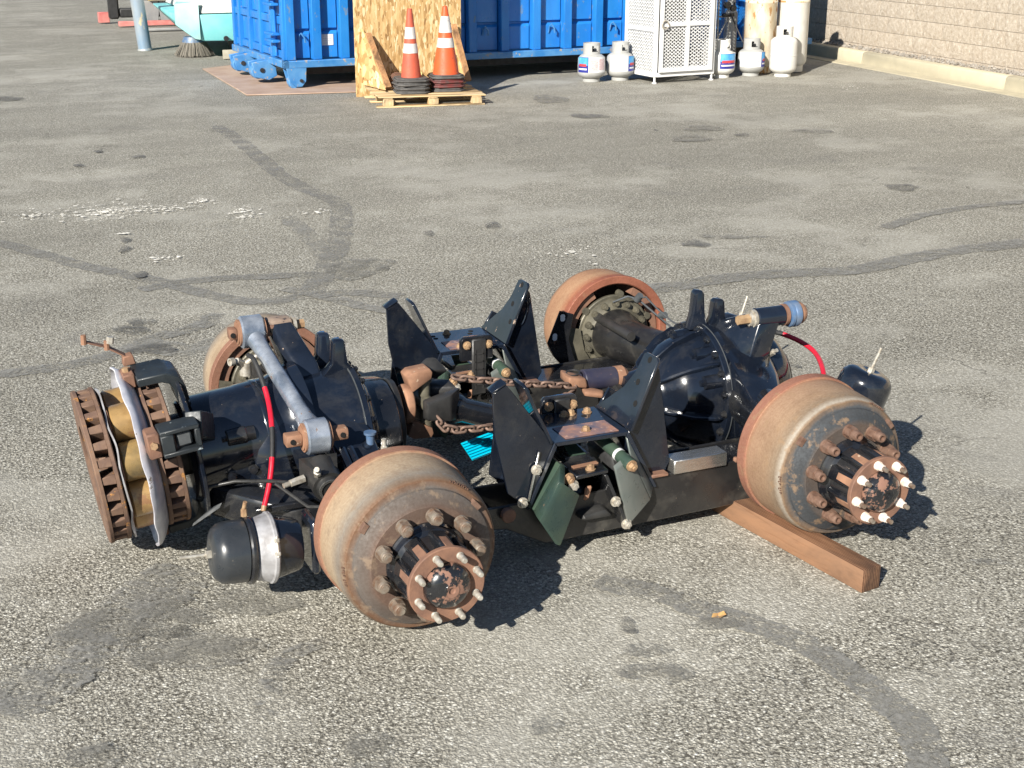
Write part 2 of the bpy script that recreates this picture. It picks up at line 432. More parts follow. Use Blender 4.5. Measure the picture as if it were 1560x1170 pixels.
# ------------------------------------------------------------------ mesh helpers
class B:
    """collects primitives, becomes one mesh"""
    def __init__(s):
        s.v, s.f, s.a = [], [], {}
    def add(s, vs, fs):
        k = len(s.v)
        s.v += [V(p) for p in vs]
        s.f += [tuple(i+k for i in f) for f in fs]
        return s
    def box(s, a, b):
        (x0, y0, z0), (x1, y1, z1) = a, b
        return s.add([(x0, y0, z0), (x1, y0, z0), (x1, y1, z0), (x0, y1, z0), (x0, y0, z1), (x1, y0, z1), (x1, y1, z1), (x0, y1, z1)],
                     [(0, 3, 2, 1), (4, 5, 6, 7), (0, 1, 5, 4), (1, 2, 6, 5), (2, 3, 7, 6), (3, 0, 4, 7)])
    def obox(s, c, ux, uy, uz):
        c, ux, uy, uz = V(c), V(ux), V(uy), V(uz)
        p = [c+ux*i+uy*j+uz*k for k in (-1, 1) for i, j in ((-1, -1), (1, -1), (1, 1), (-1, 1))]
        return s.add(p, [(0, 3, 2, 1), (4, 5, 6, 7), (0, 1, 5, 4), (1, 2, 6, 5), (2, 3, 7, 6), (3, 0, 4, 7)])
    def beam(s, p0, p1, w, h, up=(0, 0, 1)):
        p0, p1 = V(p0), V(p1)
        d = (p1-p0)
        L = d.length
        d.normalize()
        up = V(up)
        x = d.cross(up)
        if x.length < 1e-4:
            x = d.cross(V((1, 0, 0)))
        x.normalize()
        z = x.cross(d)
        return s.obox((p0+p1)/2, d*(L/2), x*(w/2), z*(h/2))
    def lathe(s, o, axis, prof, n=32, phase=0, ref=None, attr=None, sq=None):
        o, ax = V(o), V(axis).normalized()
        r = V(ref) if ref else (V((0, 0, 1)) if abs(ax.z) < .9 else V((1, 0, 0)))
        u = (r - ax*r.dot(ax)).normalized()
        w = ax.cross(u)
        k = len(s.v)
        rings = []
        for (t, rad) in prof:
            if rad < 1e-6:
                rings.append([len(s.v)])
                s.v.append(o+ax*t)
                if attr:
                    s.a[len(s.v)-1] = attr(t)
            else:
                ring = []
                for i in range(n):
                    th = phase+2*PI*i/n
                    rr = rad*(sq(th) if sq else 1)
                    ring.append(len(s.v))
                    s.v.append(o+ax*t+(u*math.cos(th)+w*math.sin(th))*rr)
                    if attr:
                        s.a[len(s.v)-1] = attr(t)
                rings.append(ring)
        for a, b in zip(rings, rings[1:]):
            if len(a) == 1 and len(b) == 1:
                continue
            for i in range(n):
                j = (i+1) % n
                if len(a) == 1:
                    s.f.append((a[0], b[j], b[i]))
                elif len(b) == 1:
                    s.f.append((a[i], a[j], b[0]))
                else:
                    s.f.append((a[i], a[j], b[j], b[i]))
        return s
    def cyl(s, p0, p1, r0, r1=None, n=16, phase=0):
        p0, p1 = V(p0), V(p1)
        L = (p1-p0).length
        r1 = r0 if r1 is None else r1
        return s.lathe(p0, p1-p0, [(0, 0), (0, r0), (L, r1), (L, 0)], n, phase)
    def prism(s, pts, ext):
        pts = [V(p) for p in pts]
        e = V(ext)
        n = len(pts)
        return s.add(pts+[p+e for p in pts], [tuple(range(n))[::-1], tuple(range(n, 2*n))]+[(i, (i+1) % n, n+(i+1) % n, n+i) for i in range(n)])
    def tube(s, path, r, n=10, closed=False):
        P = [V(p) for p in path]
        m = len(P)
        k = len(s.v)
        prev = None
        rr = r if isinstance(r, (list, tuple)) else [r]*m
        for i, p in enumerate(P):
            if closed:
                d = P[(i+1) % m]-P[i-1]
            else:
                d = P[min(i+1, m-1)]-P[max(i-1, 0)]
            d.normalize()
            if prev is None:
                prev = d.orthogonal().normalized()
            u = prev-d*prev.dot(d)
            u.normalize()
            prev = u
            w = d.cross(u)
            for j in range(n):
                th = 2*PI*j/n
                s.v.append(p+(u*math.cos(th)+w*math.sin(th))*rr[i])
        for i in range(m if closed else m-1):
            i2 = (i+1) % m
            for j in range(n):
                j2 = (j+1) % n
                s.f.append((k+i*n+j, k+i*n+j2, k+i2*n+j2, k+i2*n+j))
        if not closed:
            s.f.append(tuple(k+j for j in range(n))[::-1])
            s.f.append(tuple(k+(m-1)*n+j for j in range(n)))
        return s
    def hull(s, pts):
        bm = bmesh.new()
        for p in pts:
            bm.verts.new(p)
        r = bmesh.ops.convex_hull(bm, input=bm.verts)
        bmesh.ops.delete(bm, geom=[g for g in r['geom_interior'] if isinstance(g, bmesh.types.BMVert)], context='VERTS')
        bm.verts.index_update()
        vs = [v.co.copy() for v in bm.verts]
        fs = [tuple(v.index for v in f.verts) for f in bm.faces]
        bm.free()
        return s.add(vs, fs)
    def mesh(s, name, mat, bevel=0, ang=38, off=V((0, 0, 0)), segs=1, fade=None):
        me = bpy.data.meshes.new(name)
        me.from_pydata([tuple(p-off) for p in s.v], [], s.f)
        bm = bmesh.new()
        bm.from_mesh(me)
        bmesh.ops.recalc_face_normals(bm, faces=bm.faces)
        if bevel:
            bm.edges.ensure_lookup_table()
            es = [e for e in bm.edges if len(e.link_faces) == 2 and e.calc_face_angle(0) > R(28)]
            bmesh.ops.bevel(bm, geom=es, offset=bevel, segments=segs, affect='EDGES', profile=.5, clamp_overlap=True)
        for f in bm.faces:
            f.smooth = True
        bm.to_mesh(me)
        bm.free()
        me.set_sharp_from_angle(angle=R(ang))
        if s.a and not bevel:
            at = me.attributes.new('ax', 'FLOAT', 'POINT')
            for i in range(len(me.vertices)):
                at.data[i].value = s.a.get(i, 0)
        me.materials.append(mat)
        return me

OFF = V((0, 0, 0))
def link(name, me, parent=None, loc=None, rot=None):
    o = bpy.data.objects.new(name, me)
    COL.objects.link(o)
    if parent is not None:
        o.parent = parent
    if loc is not None:
        o.location = loc
    if rot is not None:
        o.rotation_euler = rot
    return o
def part(name, b, mat, parent, bevel=0, ang=38, segs=1, label=None, kind=None):
    o = link(name, b.mesh(name, M[mat] if isinstance(mat, str) else mat, bevel, ang, OFF, segs), parent)
    if label:
        o['label'] = label
    if kind:
        o['kind'] = kind
    return o
def tag(o, label=None, cat=None, group=None, kind=None):
    if label: o['label'] = label
    if cat: o['category'] = cat
    if group: o['group'] = group
    if kind: o['kind'] = kind
    return o
def thing(name, label, cat, loc=(0, 0, 0), group=None, local=False, rz=0):
    """Empty at the base of a thing; its parts are then written in world (or, with local, in own) coordinates"""
    global OFF
    o = link(name, None, None, loc, (0, 0, rz))
    o.empty_display_size = .1
    OFF = V((0, 0, 0)) if local else V(loc)
    return tag(o, label, cat, group)
def solo(name, b, mat, label=None, cat=None, loc=(0, 0, 0), group=None, kind=None, bevel=0, ang=38, segs=1):
    """a thing that is one mesh, its origin at loc"""
    me = b.mesh(name, M[mat] if isinstance(mat, str) else mat, bevel, ang, V(loc), segs)
    return tag(link(name, me, None, loc), label, cat, group, kind)
def kids(o):
    return [c for c in bpy.data.objects if c.parent == o]
def copy_tree(o, parent=None):
    c = o.copy()
    COL.objects.link(c)
    c.parent = parent
    for ch in kids(o):
        copy_tree(ch, c)
    return c
def hexa(b, p0, p1, r):
    return b.cyl(p0, p1, r, None, 6, random.random())
def bolt_mesh(name, axis, r, h, mat):
    """hex head on a washer; base at the origin, pointing along axis"""
    a = V(axis)
    b = B()
    b.cyl((0, 0, 0), a*h*.22, r*1.3, None, 14)
    b.cyl(a*h*.2, a*h, r, r*.94, 6, .3)
    b.cyl(a*h*.95, a*h*1.25, r*.5, r*.42, 8)
    return b.mesh(name, M[mat])

# ------------------------------------------------------------------ the ground
def ground_sheet():
    b = B()
    b.add([(-70, -40, 0), (110, -40, 0), (110, 150, 0), (-70, 150, 0)], [(0, 1, 2, 3)])
    return solo('ground', b, 'asphalt', kind='structure')
ground_sheet()
TAR=[ ('A',0.072,[(1.53,9.11),(1.52,8.12),(1.48,7.19),(1.44,6.38),(1.47,5.64),(1.54,5.13),(1.43,4.65),(1.28,4.17),(1.09,3.67),(0.87,3.16),(0.69,2.78)]),
('A2',0.062,[(1.08,4.80),(1.08,4.36),(1.05,3.93),(1.01,3.52)]),
('B',0.060,[(-0.77,4.80),(-0.54,4.34),(-0.33,3.91),(-0.12,3.59),(0.08,3.24),(0.23,2.95),(0.43,2.74),(0.65,2.77),(0.90,2.75),(1.13,2.56)]),
('B2',0.059,[(-0.12,3.25),(0.13,3.33),(0.38,3.31),(0.63,3.25),(0.84,3.21)]),
('C',0.057,[(-0.95,2.03),(-0.76,2.03),(-0.55,2.07),(-0.36,2.17),(-0.19,2.32),(0.02,2.41),(0.16,2.63)]),
('C2',0.093,[(-0.28,2.24),(-0.08,2.04),(0.09,2.14)]),
('D',0.086,[(2.42,2.15),(2.72,2.18),(2.99,2.20),(3.30,2.15),(3.65,2.07),(3.90,2.10),(4.14,2.16),(4.52,2.21),(5.13,2.21)]),
('E',0.052,[(4.55,2.90),(4.75,2.99),(5.00,3.11),(5.28,3.17),(5.59,3.21),(6.06,3.20)]),
('F',0.050,[(0.60,-0.80),(0.68,-0.88),(0.76,-0.98),(0.82,-1.11),(0.89,-1.20),(0.95,-1.33),(0.98,-1.44),(0.99,-1.57),(0.99,-1.71),(0.98,-1.84),(0.86,-2.04)]),
('H',0.031,[(-0.25,-0.83),(-0.34,-0.85),(-0.41,-0.90),(-0.46,-1.00),(-0.51,-1.13)]),
('I',0.115,[(-1.15,-0.82),(-1.01,-0.73),(-0.88,-0.58),(-0.75,-0.47),(-0.63,-0.32),(-0.52,-0.23)]),
('J',0.050,[(0.59,2.97),(0.77,2.68),(0.90,2.41),(1.11,2.19)]) ]
SPOTS=[(-.72,-.52,.20,.13,-.41),(-.62,-.72,.17,.12,-.41),(-.40,-.50,.13,.10,-.41), (5.29,6.61,0.184,0.174,-0.41),(5.70,7.08,0.186,0.169,-0.41),(3.19,2.99,0.081,0.090,-0.41),(5.54,3.96,0.122,0.107,-0.41),(1.10,3.23,0.181,0.221,-0.41),(2.25,3.96,0.056,0.080,-0.41),(1.78,3.91,0.038,0.057,-0.41),(0.56,-1.09,0.024,0.042,-0.41),(1.79,-1.18,0.058,0.024,-0.41),(5.28,9.61,0.201,0.282,-0.41),(6.56,6.53,0.184,0.125,-0.41),(5.82,6.59,0.060,0.079,-0.41),(5.07,8.26,0.164,0.141,-0.41),(3.49,3.07,0.186,0.056,-0.41),(0.54,-1.23,0.064,0.036,-0.41),(0.80,-1.18,0.075,0.031,-0.41),(0.51,-1.35,0.088,0.054,-0.41),(0.55,7.59,0.044,0.067,-0.41),(0.28,8.00,0.034,0.071,-0.41),(0.04,7.34,0.042,0.063,-0.41),(-0.25,2.12,0.092,0.084,-0.41),(-0.29,2.48,0.080,0.069,-0.41),(-0.31,-1.39,0.064,0.085,-0.41),(-0.93,-1.15,0.063,0.057,-0.41),(0.13,-1.46,0.036,0.041,-0.41),(0.43,-0.10,0.002,0.006,-0.41),(-0.18,11.97,0.158,0.178,-0.41),(-0.22,2.60,0.059,0.060,-0.41),(-0.06,4.22,0.032,0.071,-0.41),(-0.02,4.47,0.029,0.056,-0.41),(-0.07,3.55,0.033,0.061,-0.41),(2.29,0.75,0.089,0.058,-0.41),(5.23,7.15,0.018,0.041,-0.41) ]
POWDER=[ (-0.02,5.39,0.246,0.228,60),(-0.44,5.46,0.265,0.180,18),(0.84,5.02,0.112,0.155,18),(0.37,5.34,0.226,0.137,20),(0.67,5.51,0.084,0.120,12),(0.81,4.87,0.097,0.064,8),(0.14,3.90,0.116,0.050,8),(1.30,4.82,0.179,0.132,8),(0.01,4.66,0.042,0.039,3),(8.87,9.15,0.229,0.261,8),(2.40,3.10,0.237,0.172,10),(4.52,13.77,0.526,0.869,10) ]

def smooth_path(P, k=8):
    P = [V((x, y, 0)) for x, y in P]
    out = []
    for i in range(len(P)-1):
        p0, p1, p2, p3 = P[max(i-1, 0)], P[i], P[i+1], P[min(i+2, len(P)-1)]
        for j in range(k):
            t = j/k
            out.append(.5*((2*p1)+(p2-p0)*t+(2*p0-5*p1+4*p2-p3)*t*t+(3*p1-p0-3*p2+p3)*t**3))
    out.append(P[-1])
    return out
def fade_mesh(name, vs, fs, fd, mat, z):
    me = bpy.data.meshes.new(name)
    me.from_pydata([(p.x, p.y, z) for p in vs], [], fs)
    at = me.attributes.new('fade', 'FLOAT', 'POINT')
    for i, f in enumerate(fd):
        at.data[i].value = f
    me.materials.append(M[mat])
    o = link(name, me)
    o['kind'] = 'structure'
    return o
zt = .003
for nm, w, P in TAR:
    pts = smooth_path(P)
    vs, fs, fd = [], [], []
    for i, p in enumerate(pts):
        d = (pts[min(i+1, len(pts)-1)]-pts[max(i-1, 0)]).normalized()
        nn = V((-d.y, d.x, 0))
        e = min(1, i/4, (len(pts)-1-i)/4) if nm not in ('D', 'E', 'F') else min(1, i/4, 1)
        for j, (k, f) in enumerate(((-1.15, 0), (-.75, 1), (0, 1), (.75, 1), (1.15, 0))):
            wob = 1+random.uniform(-.16, .16)
            vs.append(p+nn*w*k*wob+d*random.uniform(-.01, .01))
            fd.append(f*(.35+.65*e))
        if i:
            a = len(vs)-10
            for j in range(4):
                fs.append((a+j, a+j+1, a+6+j, a+5+j))
    fade_mesh('tar_strip', vs, fs, fd, 'tar_faint' if nm in ('C2', 'J', 'A2') else 'tar_mid' if nm in ('I', 'H', 'A') else 'tar', zt)
    zt += .0006
def blotch(items, name, mat, z):
    for (x, y, rx, ry, rot) in items:
        vs, fs, fd = [V((x, y, 0))], [], [1.3]
        n = 28
        ph = [random.uniform(0, 6) for _ in range(4)]
        for k, (rr, f) in enumerate(((.6, 1.2), (.9, .8), (1.15, 0))):
            for i in range(n):
                th = 2*PI*i/n
                j = 1+.12*math.sin(2*th+ph[0])+.10*math.sin(3*th+ph[1])+.07*math.sin(5*th+ph[2])+.05*math.sin(8*th+ph[3])
                px, py = math.cos(th)*rx*rr*j, math.sin(th)*ry*rr*j
                vs.append(V((x+px*math.cos(rot)-py*math.sin(rot), y+px*math.sin(rot)+py*math.cos(rot), 0)))
                fd.append(f)
        for i in range(n):
            j = (i+1) % n
            fs.append((0, 1+i, 1+j))
            for k in range(2):
                fs.append((1+k*n+i, 1+(k+1)*n+i, 1+(k+1)*n+j, 1+k*n+j))
        fade_mesh(name, vs, fs, fd, mat or ('oil_faint' if y < .5 and rx > .03 or rx > .17 else 'oil'), z)

blotch(SPOTS, 'oil_and_shade_spot', None, .0125)  # oil stains, plus one shadow at far left painted as a spot
# spilled white powder: thin crumbs trodden into the asphalt
b = B()
for (x, y, rx, ry, n) in POWDER:
    for i in range(n*3):
        a, r = random.uniform(0, 2*PI), abs(random.gauss(0, .55))
        cx, cy = x+math.cos(a)*r*rx*1.3, y+math.sin(a)*r*ry*1.3
        s = random.choice((.003, .004, .005, .006, .008, .013))
        m = 7
        t0 = random.uniform(0, 6)
        pts = []
        for k in range(m):
            th = t0+2*PI*k/m
            rr = s*random.uniform(.5, 1.3)
            pts.append((cx+math.cos(th)*rr*1.35, cy+math.sin(th)*rr*.9, .0125))
        b.add(pts+[(cx, cy, .0145)], [(k, (k+1) % m, m) for k in range(m)])
solo('white_powder', b, 'powder', kind='stuff')
blotch([(x, y, rx*1.1, ry*1.1, -.41) for (x, y, rx, ry, n) in POWDER[:7]], 'powder_film', 'powder_film', .0100)

# ------------------------------------------------------------------ block wall, kerb, gravel (frame turned along the wall)
WR = -math.atan(.085)
WL = (10.64, 8.25, 0)
wall = thing('block_wall', 'tan split-face block wall behind the kerb and the gravel strip', 'wall', WL, None, True, WR)
b = B()
b.box((.03, -14, -.2), (.23, 14, 2.75))
part('mortar_core', b, 'mortar', wall)
def block_mesh(L, H, seed):
    rnd = random.Random(seed)
    b = B()
    nu, nv = 8, 4
    idx = {}
    vs, fs = [], []
    for i in range(nu+1):
        for j in range(nv+1):
            ed = i in (0, nu) or j in (0, nv)
            x = .002 if ed else -rnd.uniform(.0, .0055)
            idx[i, j] = len(vs)
            vs.append((x, L*i/nu, H*j/nv))
    for i in range(nu):
        for j in range(nv):
            fs.append((idx[i, j], idx[i+1, j], idx[i+1, j+1], idx[i, j+1]))
    k = len(vs)
    vs += [(.06, 0, 0), (.06, L, 0), (.06, L, H), (.06, 0, H)]
    ring = [idx[i, 0] for i in range(nu+1)], [idx[nu, j] for j in range(nv+1)], [idx[i, nv] for i in range(nu, -1, -1)], [idx[0, j] for j in range(nv, -1, -1)]
    for e, r in enumerate(ring):
        fs.append(tuple(r)+(k+(e+1) % 4, k+e))
    b.add(vs, fs)
    return b.mesh('block', M['cmu'], 0, 60)
BL, BH, JT = .4005, .1955, .0045
bms = [block_mesh(BL, BH, i) for i in range(6)]
hms = [block_mesh(BL/2-.004, BH, 20+i) for i in range(3)]
for row in range(12):
    z = .03+row*(BH+JT)
    y = -2.43
    while y < 6.95:
        if row % 2 and (y < -2.4 or abs(y-.03-.405*2) < .01):
            pass
        o = link('block', random.choice(bms), wall, (random.uniform(-.003, .003), y+(.2025 if row % 2 else 0), z))
        y += BL+JT
wb = B()
rw_ = random.Random(9)
for row in range(12):
    z = .03+row*(BH+JT)
    for y0, y1 in ((-13.4, -2.44), (6.96+.0, 13.4)):
        y = y0+(.2025 if row % 2 else 0)
        if y0 > 0:
            y = -2.43+(.2025 if row % 2 else 0)+24*(BL+JT)
        while y < y1-.2:
            x = rw_.uniform(-.010, -.004)
            e = min(y+BL, y1+.2)
            if y0 < 0 and e > -2.43-.005+(.2025 if row % 2 else 0):
                break
            wb.add([(.004, y, z), (.004, e, z), (.004, e, z+BH), (.004, y, z+BH), (x, y+.02, z+.02), (x, e-.02, z+.02), (x, e-.02, z+BH-.02), (x, y+.02, z+BH-.02), (.06, y, z), (.06, e, z), (.06, e, z+BH), (.06, y, z+BH)],
                   [(4, 5, 6, 7), (0, 1, 5, 4), (1, 2, 6, 5), (2, 3, 7, 6), (3, 0, 4, 7), (0, 8, 9, 1), (1, 9, 10, 2), (2, 10, 11, 3), (3, 11, 8, 0)])
            y += BL+JT
part('block_courses', wb, 'cmu', wall, 0, 50, 1, None, 'stuff')
kerb = thing('kerb', None, None, WL, None, True, WR)
kerb['kind'] = 'structure'
y = -9.0
while y < 9:
    b = B()
    b.prism([(-.255, y, -.05), (-.235, y, .150), (-.215, y, .168), (-.115, y, .172), (-.115, y, -.05)], (0, 2.994, 0))
    part('kerb_piece', b, 'kerb', kerb, .008)
    b = B()
    b.prism([(-.46, y, -.05), (-.46, y, .009), (-.256, y, .014), (-.256, y, -.05)], (0, 2.994, 0))
    part('gutter_piece', b, 'kerb', kerb, .003)
    y += 3.0
b = B()
b.prism([(-.1145, -9, -.05), (-.1145, -9, .166), (.028, -9, .20), (.028, -9, -.05)], (0, 18, 0))
o = part('gravel_bed', b, 'mortar', kerb)
b = B()
rg = random.Random(5)
for i in range(1500):
    y, x = rg.uniform(-3.5, 5.5), rg.uniform(-.115, .0)
    r = rg.uniform(.008, .024)
    c = V((x, y, .170+(x+.11)*.22+rg.uniform(-.002, .012)))
    pts = [c+V((rg.gauss(0, 1), rg.gauss(0, 1), rg.gauss(0, .7))).normalized()*r*rg.uniform(.8, 1.2) for _ in range(7)]
    try:
        b.hull(pts)
    except Exception:
        pass
me = b.mesh('gravel', M['gravel'], 0, 20)
o = link('gravel', me, None, WL, (0, 0, WR))
o['kind'] = 'stuff'

# ------------------------------------------------------------------ blue roll-off container
D = thing('roll_off_container', 'long blue ribbed steel roll-off container standing behind the strand board and the white cage', 'container', (2.90, 11.66, 0), None, True, R(1.4))
LEN = 7.3
b = B()
b.box((.06, .10, .26), (LEN, 2.3, 1.55))
part('body', b, 'blue', D)
b = B()
b.box((-.07, -.075, .245), (LEN, .0, .325))
b.box((-.07, -.075, .245), (-.0, 2.36, .325))
part('bottom_rail', b, 'blue_rail', D, .006)
b = B()
b.box((-.03, -.05, 1.55), (LEN, .06, 1.66))
part('top_rail', b, 'blue_rail', D, .006)
ribx = [0.04, .355, .69, 1.07, 1.45, 1.88, 2.31, 2.74, 3.17, 3.60, 4.04, 4.48, 4.92, 5.36, 5.80, 6.24, 6.68, 7.12]
rw = .055
for i, x in enumerate(ribx):
    b = B()
    b.box((x-rw, -.035, .3255), (x+rw, .095, 1.549))
    part('rib', b, 'blue', D, .008)
for i in range(len(ribx)-1):
    x0, x1 = ribx[i]+rw+.004, ribx[i+1]-rw-.004
    for (z0, z1) in ((.330, .640), (.662, 1.07), (1.09, 1.545)):
        b = B()
        m = .03
        b.add([(x0, .085, z0), (x1, .085, z0), (x1, .085, z1), (x0, .085, z1),
               (x0+.012, .058, z0+m*.4), (x1-.012, .058, z0+m*.4), (x1-.012, .058, z1-m), (x0+.012, .058, z1-m),
               (x0, .099, z0), (x1, .099, z0), (x1, .099, z1), (x0, .099, z1)],
              [(4, 5, 6, 7), (0, 1, 5, 4), (1, 2, 6, 5), (2, 3, 7, 6), (3, 0, 4, 7), (8, 11, 10, 9), (0, 8, 9, 1), (1, 9, 10, 2), (2, 10, 11, 3), (3, 11, 8, 0)])
        part('wall_panel', b, 'blue', D)
for x in (.19, 2.5, 3.40, 4.27, 5.15):
    b = B()
    b.tube([(x-.03, .055, .52), (x-.028, .03, .60), (x-.015, .0, .625), (x+.02, -.01, .575), (x+.03, .0, .52)], .011, 8)
    part('tarp_hook', b, 'blue_rail', D)
b = B()
b.box((.385+.045, .050, .475), (.385+.19, .0575, .60))
part('notice_plate', b, 'label_white', D, .002)
b = B()
for i, w in enumerate((.09, .11, .10, .06)):
    b.box((.385+.06, .0485, .575-i*.026), (.385+.06+w, .0499, .583-i*.026))
part('notice_print', b, 'label_grey', D)
# gate end
b = B()
for y in (.04, .52, 1.02, 1.52, 2.02, 2.30):
    b.box((-.045, y-.05, .326), (.055, y+.05, 1.545))
part('gate_post', b, 'blue', D, .008)
b = B()
for z in (.34, .72, 1.12):
    b.box((-.03, .095, z), (.05, 2.25, z+.085))
part('gate_rail', b, 'blue', D, .006)
for y in (.11, .60, 1.10, 1.60):
    for z in (.43, .81, 1.21):
        b = B()
        b.box((.0, y, z), (.058, y+.36, z+.285))
        part('gate_panel', b, 'blue', D, .004)
for y in (.27, .34):
    b = B()
    b.tube([(-.055, y, .36), (-.06, y, 1.5)], .018, 10)
    part('latch_bar', b, 'blue', D)
for z in (.52, .60, .93, 1.02):
    b = B()
    b.box((-.14, .10, z), (-.046, .44, z+.03))
    part('hinge_strap', b, 'blue', D, .004)
# running gear: front wheel in its fork and two nose rollers
b = B()
b.prism([(-.04, -.072, .244), (.20, -.072, .244), (.19, -.072, .09), (.14, -.072, .03), (.06, -.072, .03), (.0, -.072, .09)], (0, .02, 0))
b.prism([(-.04, .07, .244), (.20, .07, .244), (.19, .07, .09), (.14, .07, .03), (.06, .07, .03), (.0, .07, .09)], (0, .02, 0))
w = part('wheel_fork', b, 'blue_rail', D, .004)
b = B()
b.cyl((.075, -.05, .085), (.075, .066, .085), .085, None, 24)
part('wheel', b, 'blue_rail', D, .01)
b = B()
b.cyl((.13, -.09, .10), (.13, -.07, .10), .02, None, 10)
part('axle_cap', b, 'dark', D)
for y in (.55, 1.45):
    b = B()
    b.prism([(-.28, y, .26), (.0, y, .30), (.02, y, .10), (-.08, y, .05), (-.24, y, .09)], (0, .05, 0))
    b.prism([(-.28, y+.19, .26), (.0, y+.19, .30), (.02, y+.19, .10), (-.08, y+.19, .05), (-.24, y+.19, .09)], (0, .05, 0))
    part('roller_fork', b, 'blue_rail', D, .005)
    b = B()
    b.cyl((-.19, y+.055, .15), (-.19, y+.185, .15), .085, None, 20)
    part('nose_roller', b, 'blue_rail', D, .008)
    b = B()
    b.cyl((-.16, y-.012, .17), (-.16, y+.0, .17), .028, None, 12)
    part('roller_cap', b, 'dark', D)
b = B()
b.box((.1, .35, .12), (LEN, .47, .244))
b.box((.1, 1.9, .12), (LEN, 2.02, .244))
part('floor_rail', b, 'dark', D)
b = B()
b.cyl((6.9, .2, .10), (6.9, 2.1, .10), .10, None, 20)
part('wheel', b, 'dark', D)

b = B()
b.prism([(2.31, 11.25, .004), (4.45, 10.86, .004), (4.9, 13.9, .004), (2.93, 14.5, .004), (2.40, 14.15, .004)], (0, 0, .012))
solo('steel_plate', b, 'steel_plate', 'rust brown steel plate lying flat on the asphalt under the blue container', 'plate', (3.3, 12.3, 0), None, None, .003)

# ------------------------------------------------------------------ strand-board screen
T = thing('board_screen', 'upright strand-board sheet with two triangular braces behind the orange cones', 'board', (3.41, 10.67, 0), None, True, math.atan(.105))
b = B()
b.box((0, 0, .0), (1.31, .019, 2.40))
part('panel', b, 'osb', T, .001)
for x, h, d in ((.085, .60, .56), (1.14, .66, .40)):
    b = B()
    b.prism([(x, -.002, .13), (x, -.002, .13+h), (x, -d, .13)], (.019, 0, 0))
    br = part('brace', b, 'osb', T, .001)
    b = B()
    b.beam((x+.0565, -.03, .13+h-.05), (x+.0565, -d+.02, .148), .072, .036, (0, -1, .6))
    part('brace_edge', b, 'wood_brace', br, .003)

# ------------------------------------------------------------------ pallet
PALR = R(-9)
P = thing('wooden_pallet', 'pale wooden pallet carrying the two stacks of cones', 'pallet', (3.36, 9.70, 0), None, True, PALR)
PW, PD = 1.14, .98
ys = [0, .16, .33, .50, .66, .83]
for i, y in enumerate(ys):
    b = B()
    h0, h1 = random.uniform(-.004, .008), random.uniform(-.004, .012)
    w = .12 if i in (0, 5) else .095
    b.hull([(-.01 if i != 2 else -.06, y, .098+h0), (PW, y, .098+h1), (PW, y+w, .098+h1), (-.01, y+w, .098+h0),
            (-.01 if i != 2 else -.06, y, .113+h0), (PW, y, .113+h1), (PW, y+w, .113+h1), (-.01, y+w, .113+h0)])
    part('deck_board', b, 'wood_pale', P, .002)
for y in (.0, .43, .83):
    b = B()
    b.box((-.03, y, .001), (PW-.01, y+.10, .016))
    part('bottom_board', b, 'wood_pale', P, .002)
for x in (.04, .52, .99):
    for y in (.005, .44, .84):
        b = B()
        b.box((x, y, .0165), (x+.11, y+.09, .084))
        part('pallet_block', b, 'wood_pale_y', P, .004)
    b = B()
    b.box((x, 0, .0845), (x+.10, PD-.03, .0965))
    part('stringer_board', b, 'wood_pale_y', P, .002)

# ------------------------------------------------------------------ cones, four to a stack
def cone(x, y, z, r0, h, base_mat, body_mat, dirty, label, rz, bands=((.36, .50), (.57, .74)), half=.185, stripe_mat='cone_white'):
    t = thing('traffic_cone', label, 'traffic cone', (x, y, z), 'cones stacked on the pallet', True, rz)
    b = B()
    n = 8
    c = half*.32
    oc = [(-half+c, -half), (half-c, -half), (half, -half+c), (half, half-c), (half-c, half), (-half+c, half), (-half, half-c), (-half, -half+c)]
    b.prism([(px, py, .0) for px, py in oc], (0, 0, .022))
    b.prism([(px*.93, py*.93, .022) for px, py in oc], (0, 0, .016))
    part('base', b, base_mat, t, .006)
    rt = .026
    rad = lambda u: r0+(rt-r0)*u
    def ring(u0, u1, nm, mat, e=0):
        b = B()
        b.lathe((0, 0, .038), (0, 0, 1), [(u0*h, rad(u0)+e), (u1*h, rad(u1)+e), (u1*h, rad(u1)-.006), (u0*h, rad(u0)-.006), (u0*h, rad(u0)+e)], 36)
        return part(nm, b, mat, t, 0, 30)
    ring(0, 1, 'body', body_mat)
    for u0, u1 in bands:
        ring(u0, u1, 'reflective_band', stripe_mat, .0025)
    b = B()
    b.lathe((0, 0, .038), (0, 0, 1), [(h, rt-.007), (h+.006, rt-.004), (h+.004, rt), (h-.012, rt+.001)], 24)
    part('tip_rim', b, body_mat, t)
    return t
zb = .116
for k in range(4):
    cone(3.80, 9.95, zb+k*.041, .108, .70, 'cone_base', 'cone_orange_dirty', True,
         ('lowest cone of the shorter left stack, its grey base on the pallet', 'second cone up in the shorter left stack', 'third cone up in the shorter left stack, nearly hidden',
          'orange cone with two clean white bands, top of the shorter left stack')[k], R(-9+random.uniform(-6, 6)))
for k in range(4):
    cone(4.205, 9.97, zb+k*.046, .142, .70, ('cone_base', 'cone_base_red', 'cone_base_red', 'cone_base')[k], 'cone_orange', False,
         ('lowest cone of the taller right stack, its grey base on the pallet', 'red-brown based cone second up in the taller right stack', 'red-brown based cone third up in the taller right stack',
          'wide orange cone with scuffed white bands, top of the taller right stack')[k], R(-6+random.uniform(-7, 7)), bands=((.40, .54), (.62, .86)))
t = thing('tie_down_strap', 'rolled yellow and brown tie-down strap behind the left cone stack', 'strap', (3.80, 10.28, .115))
b = B()
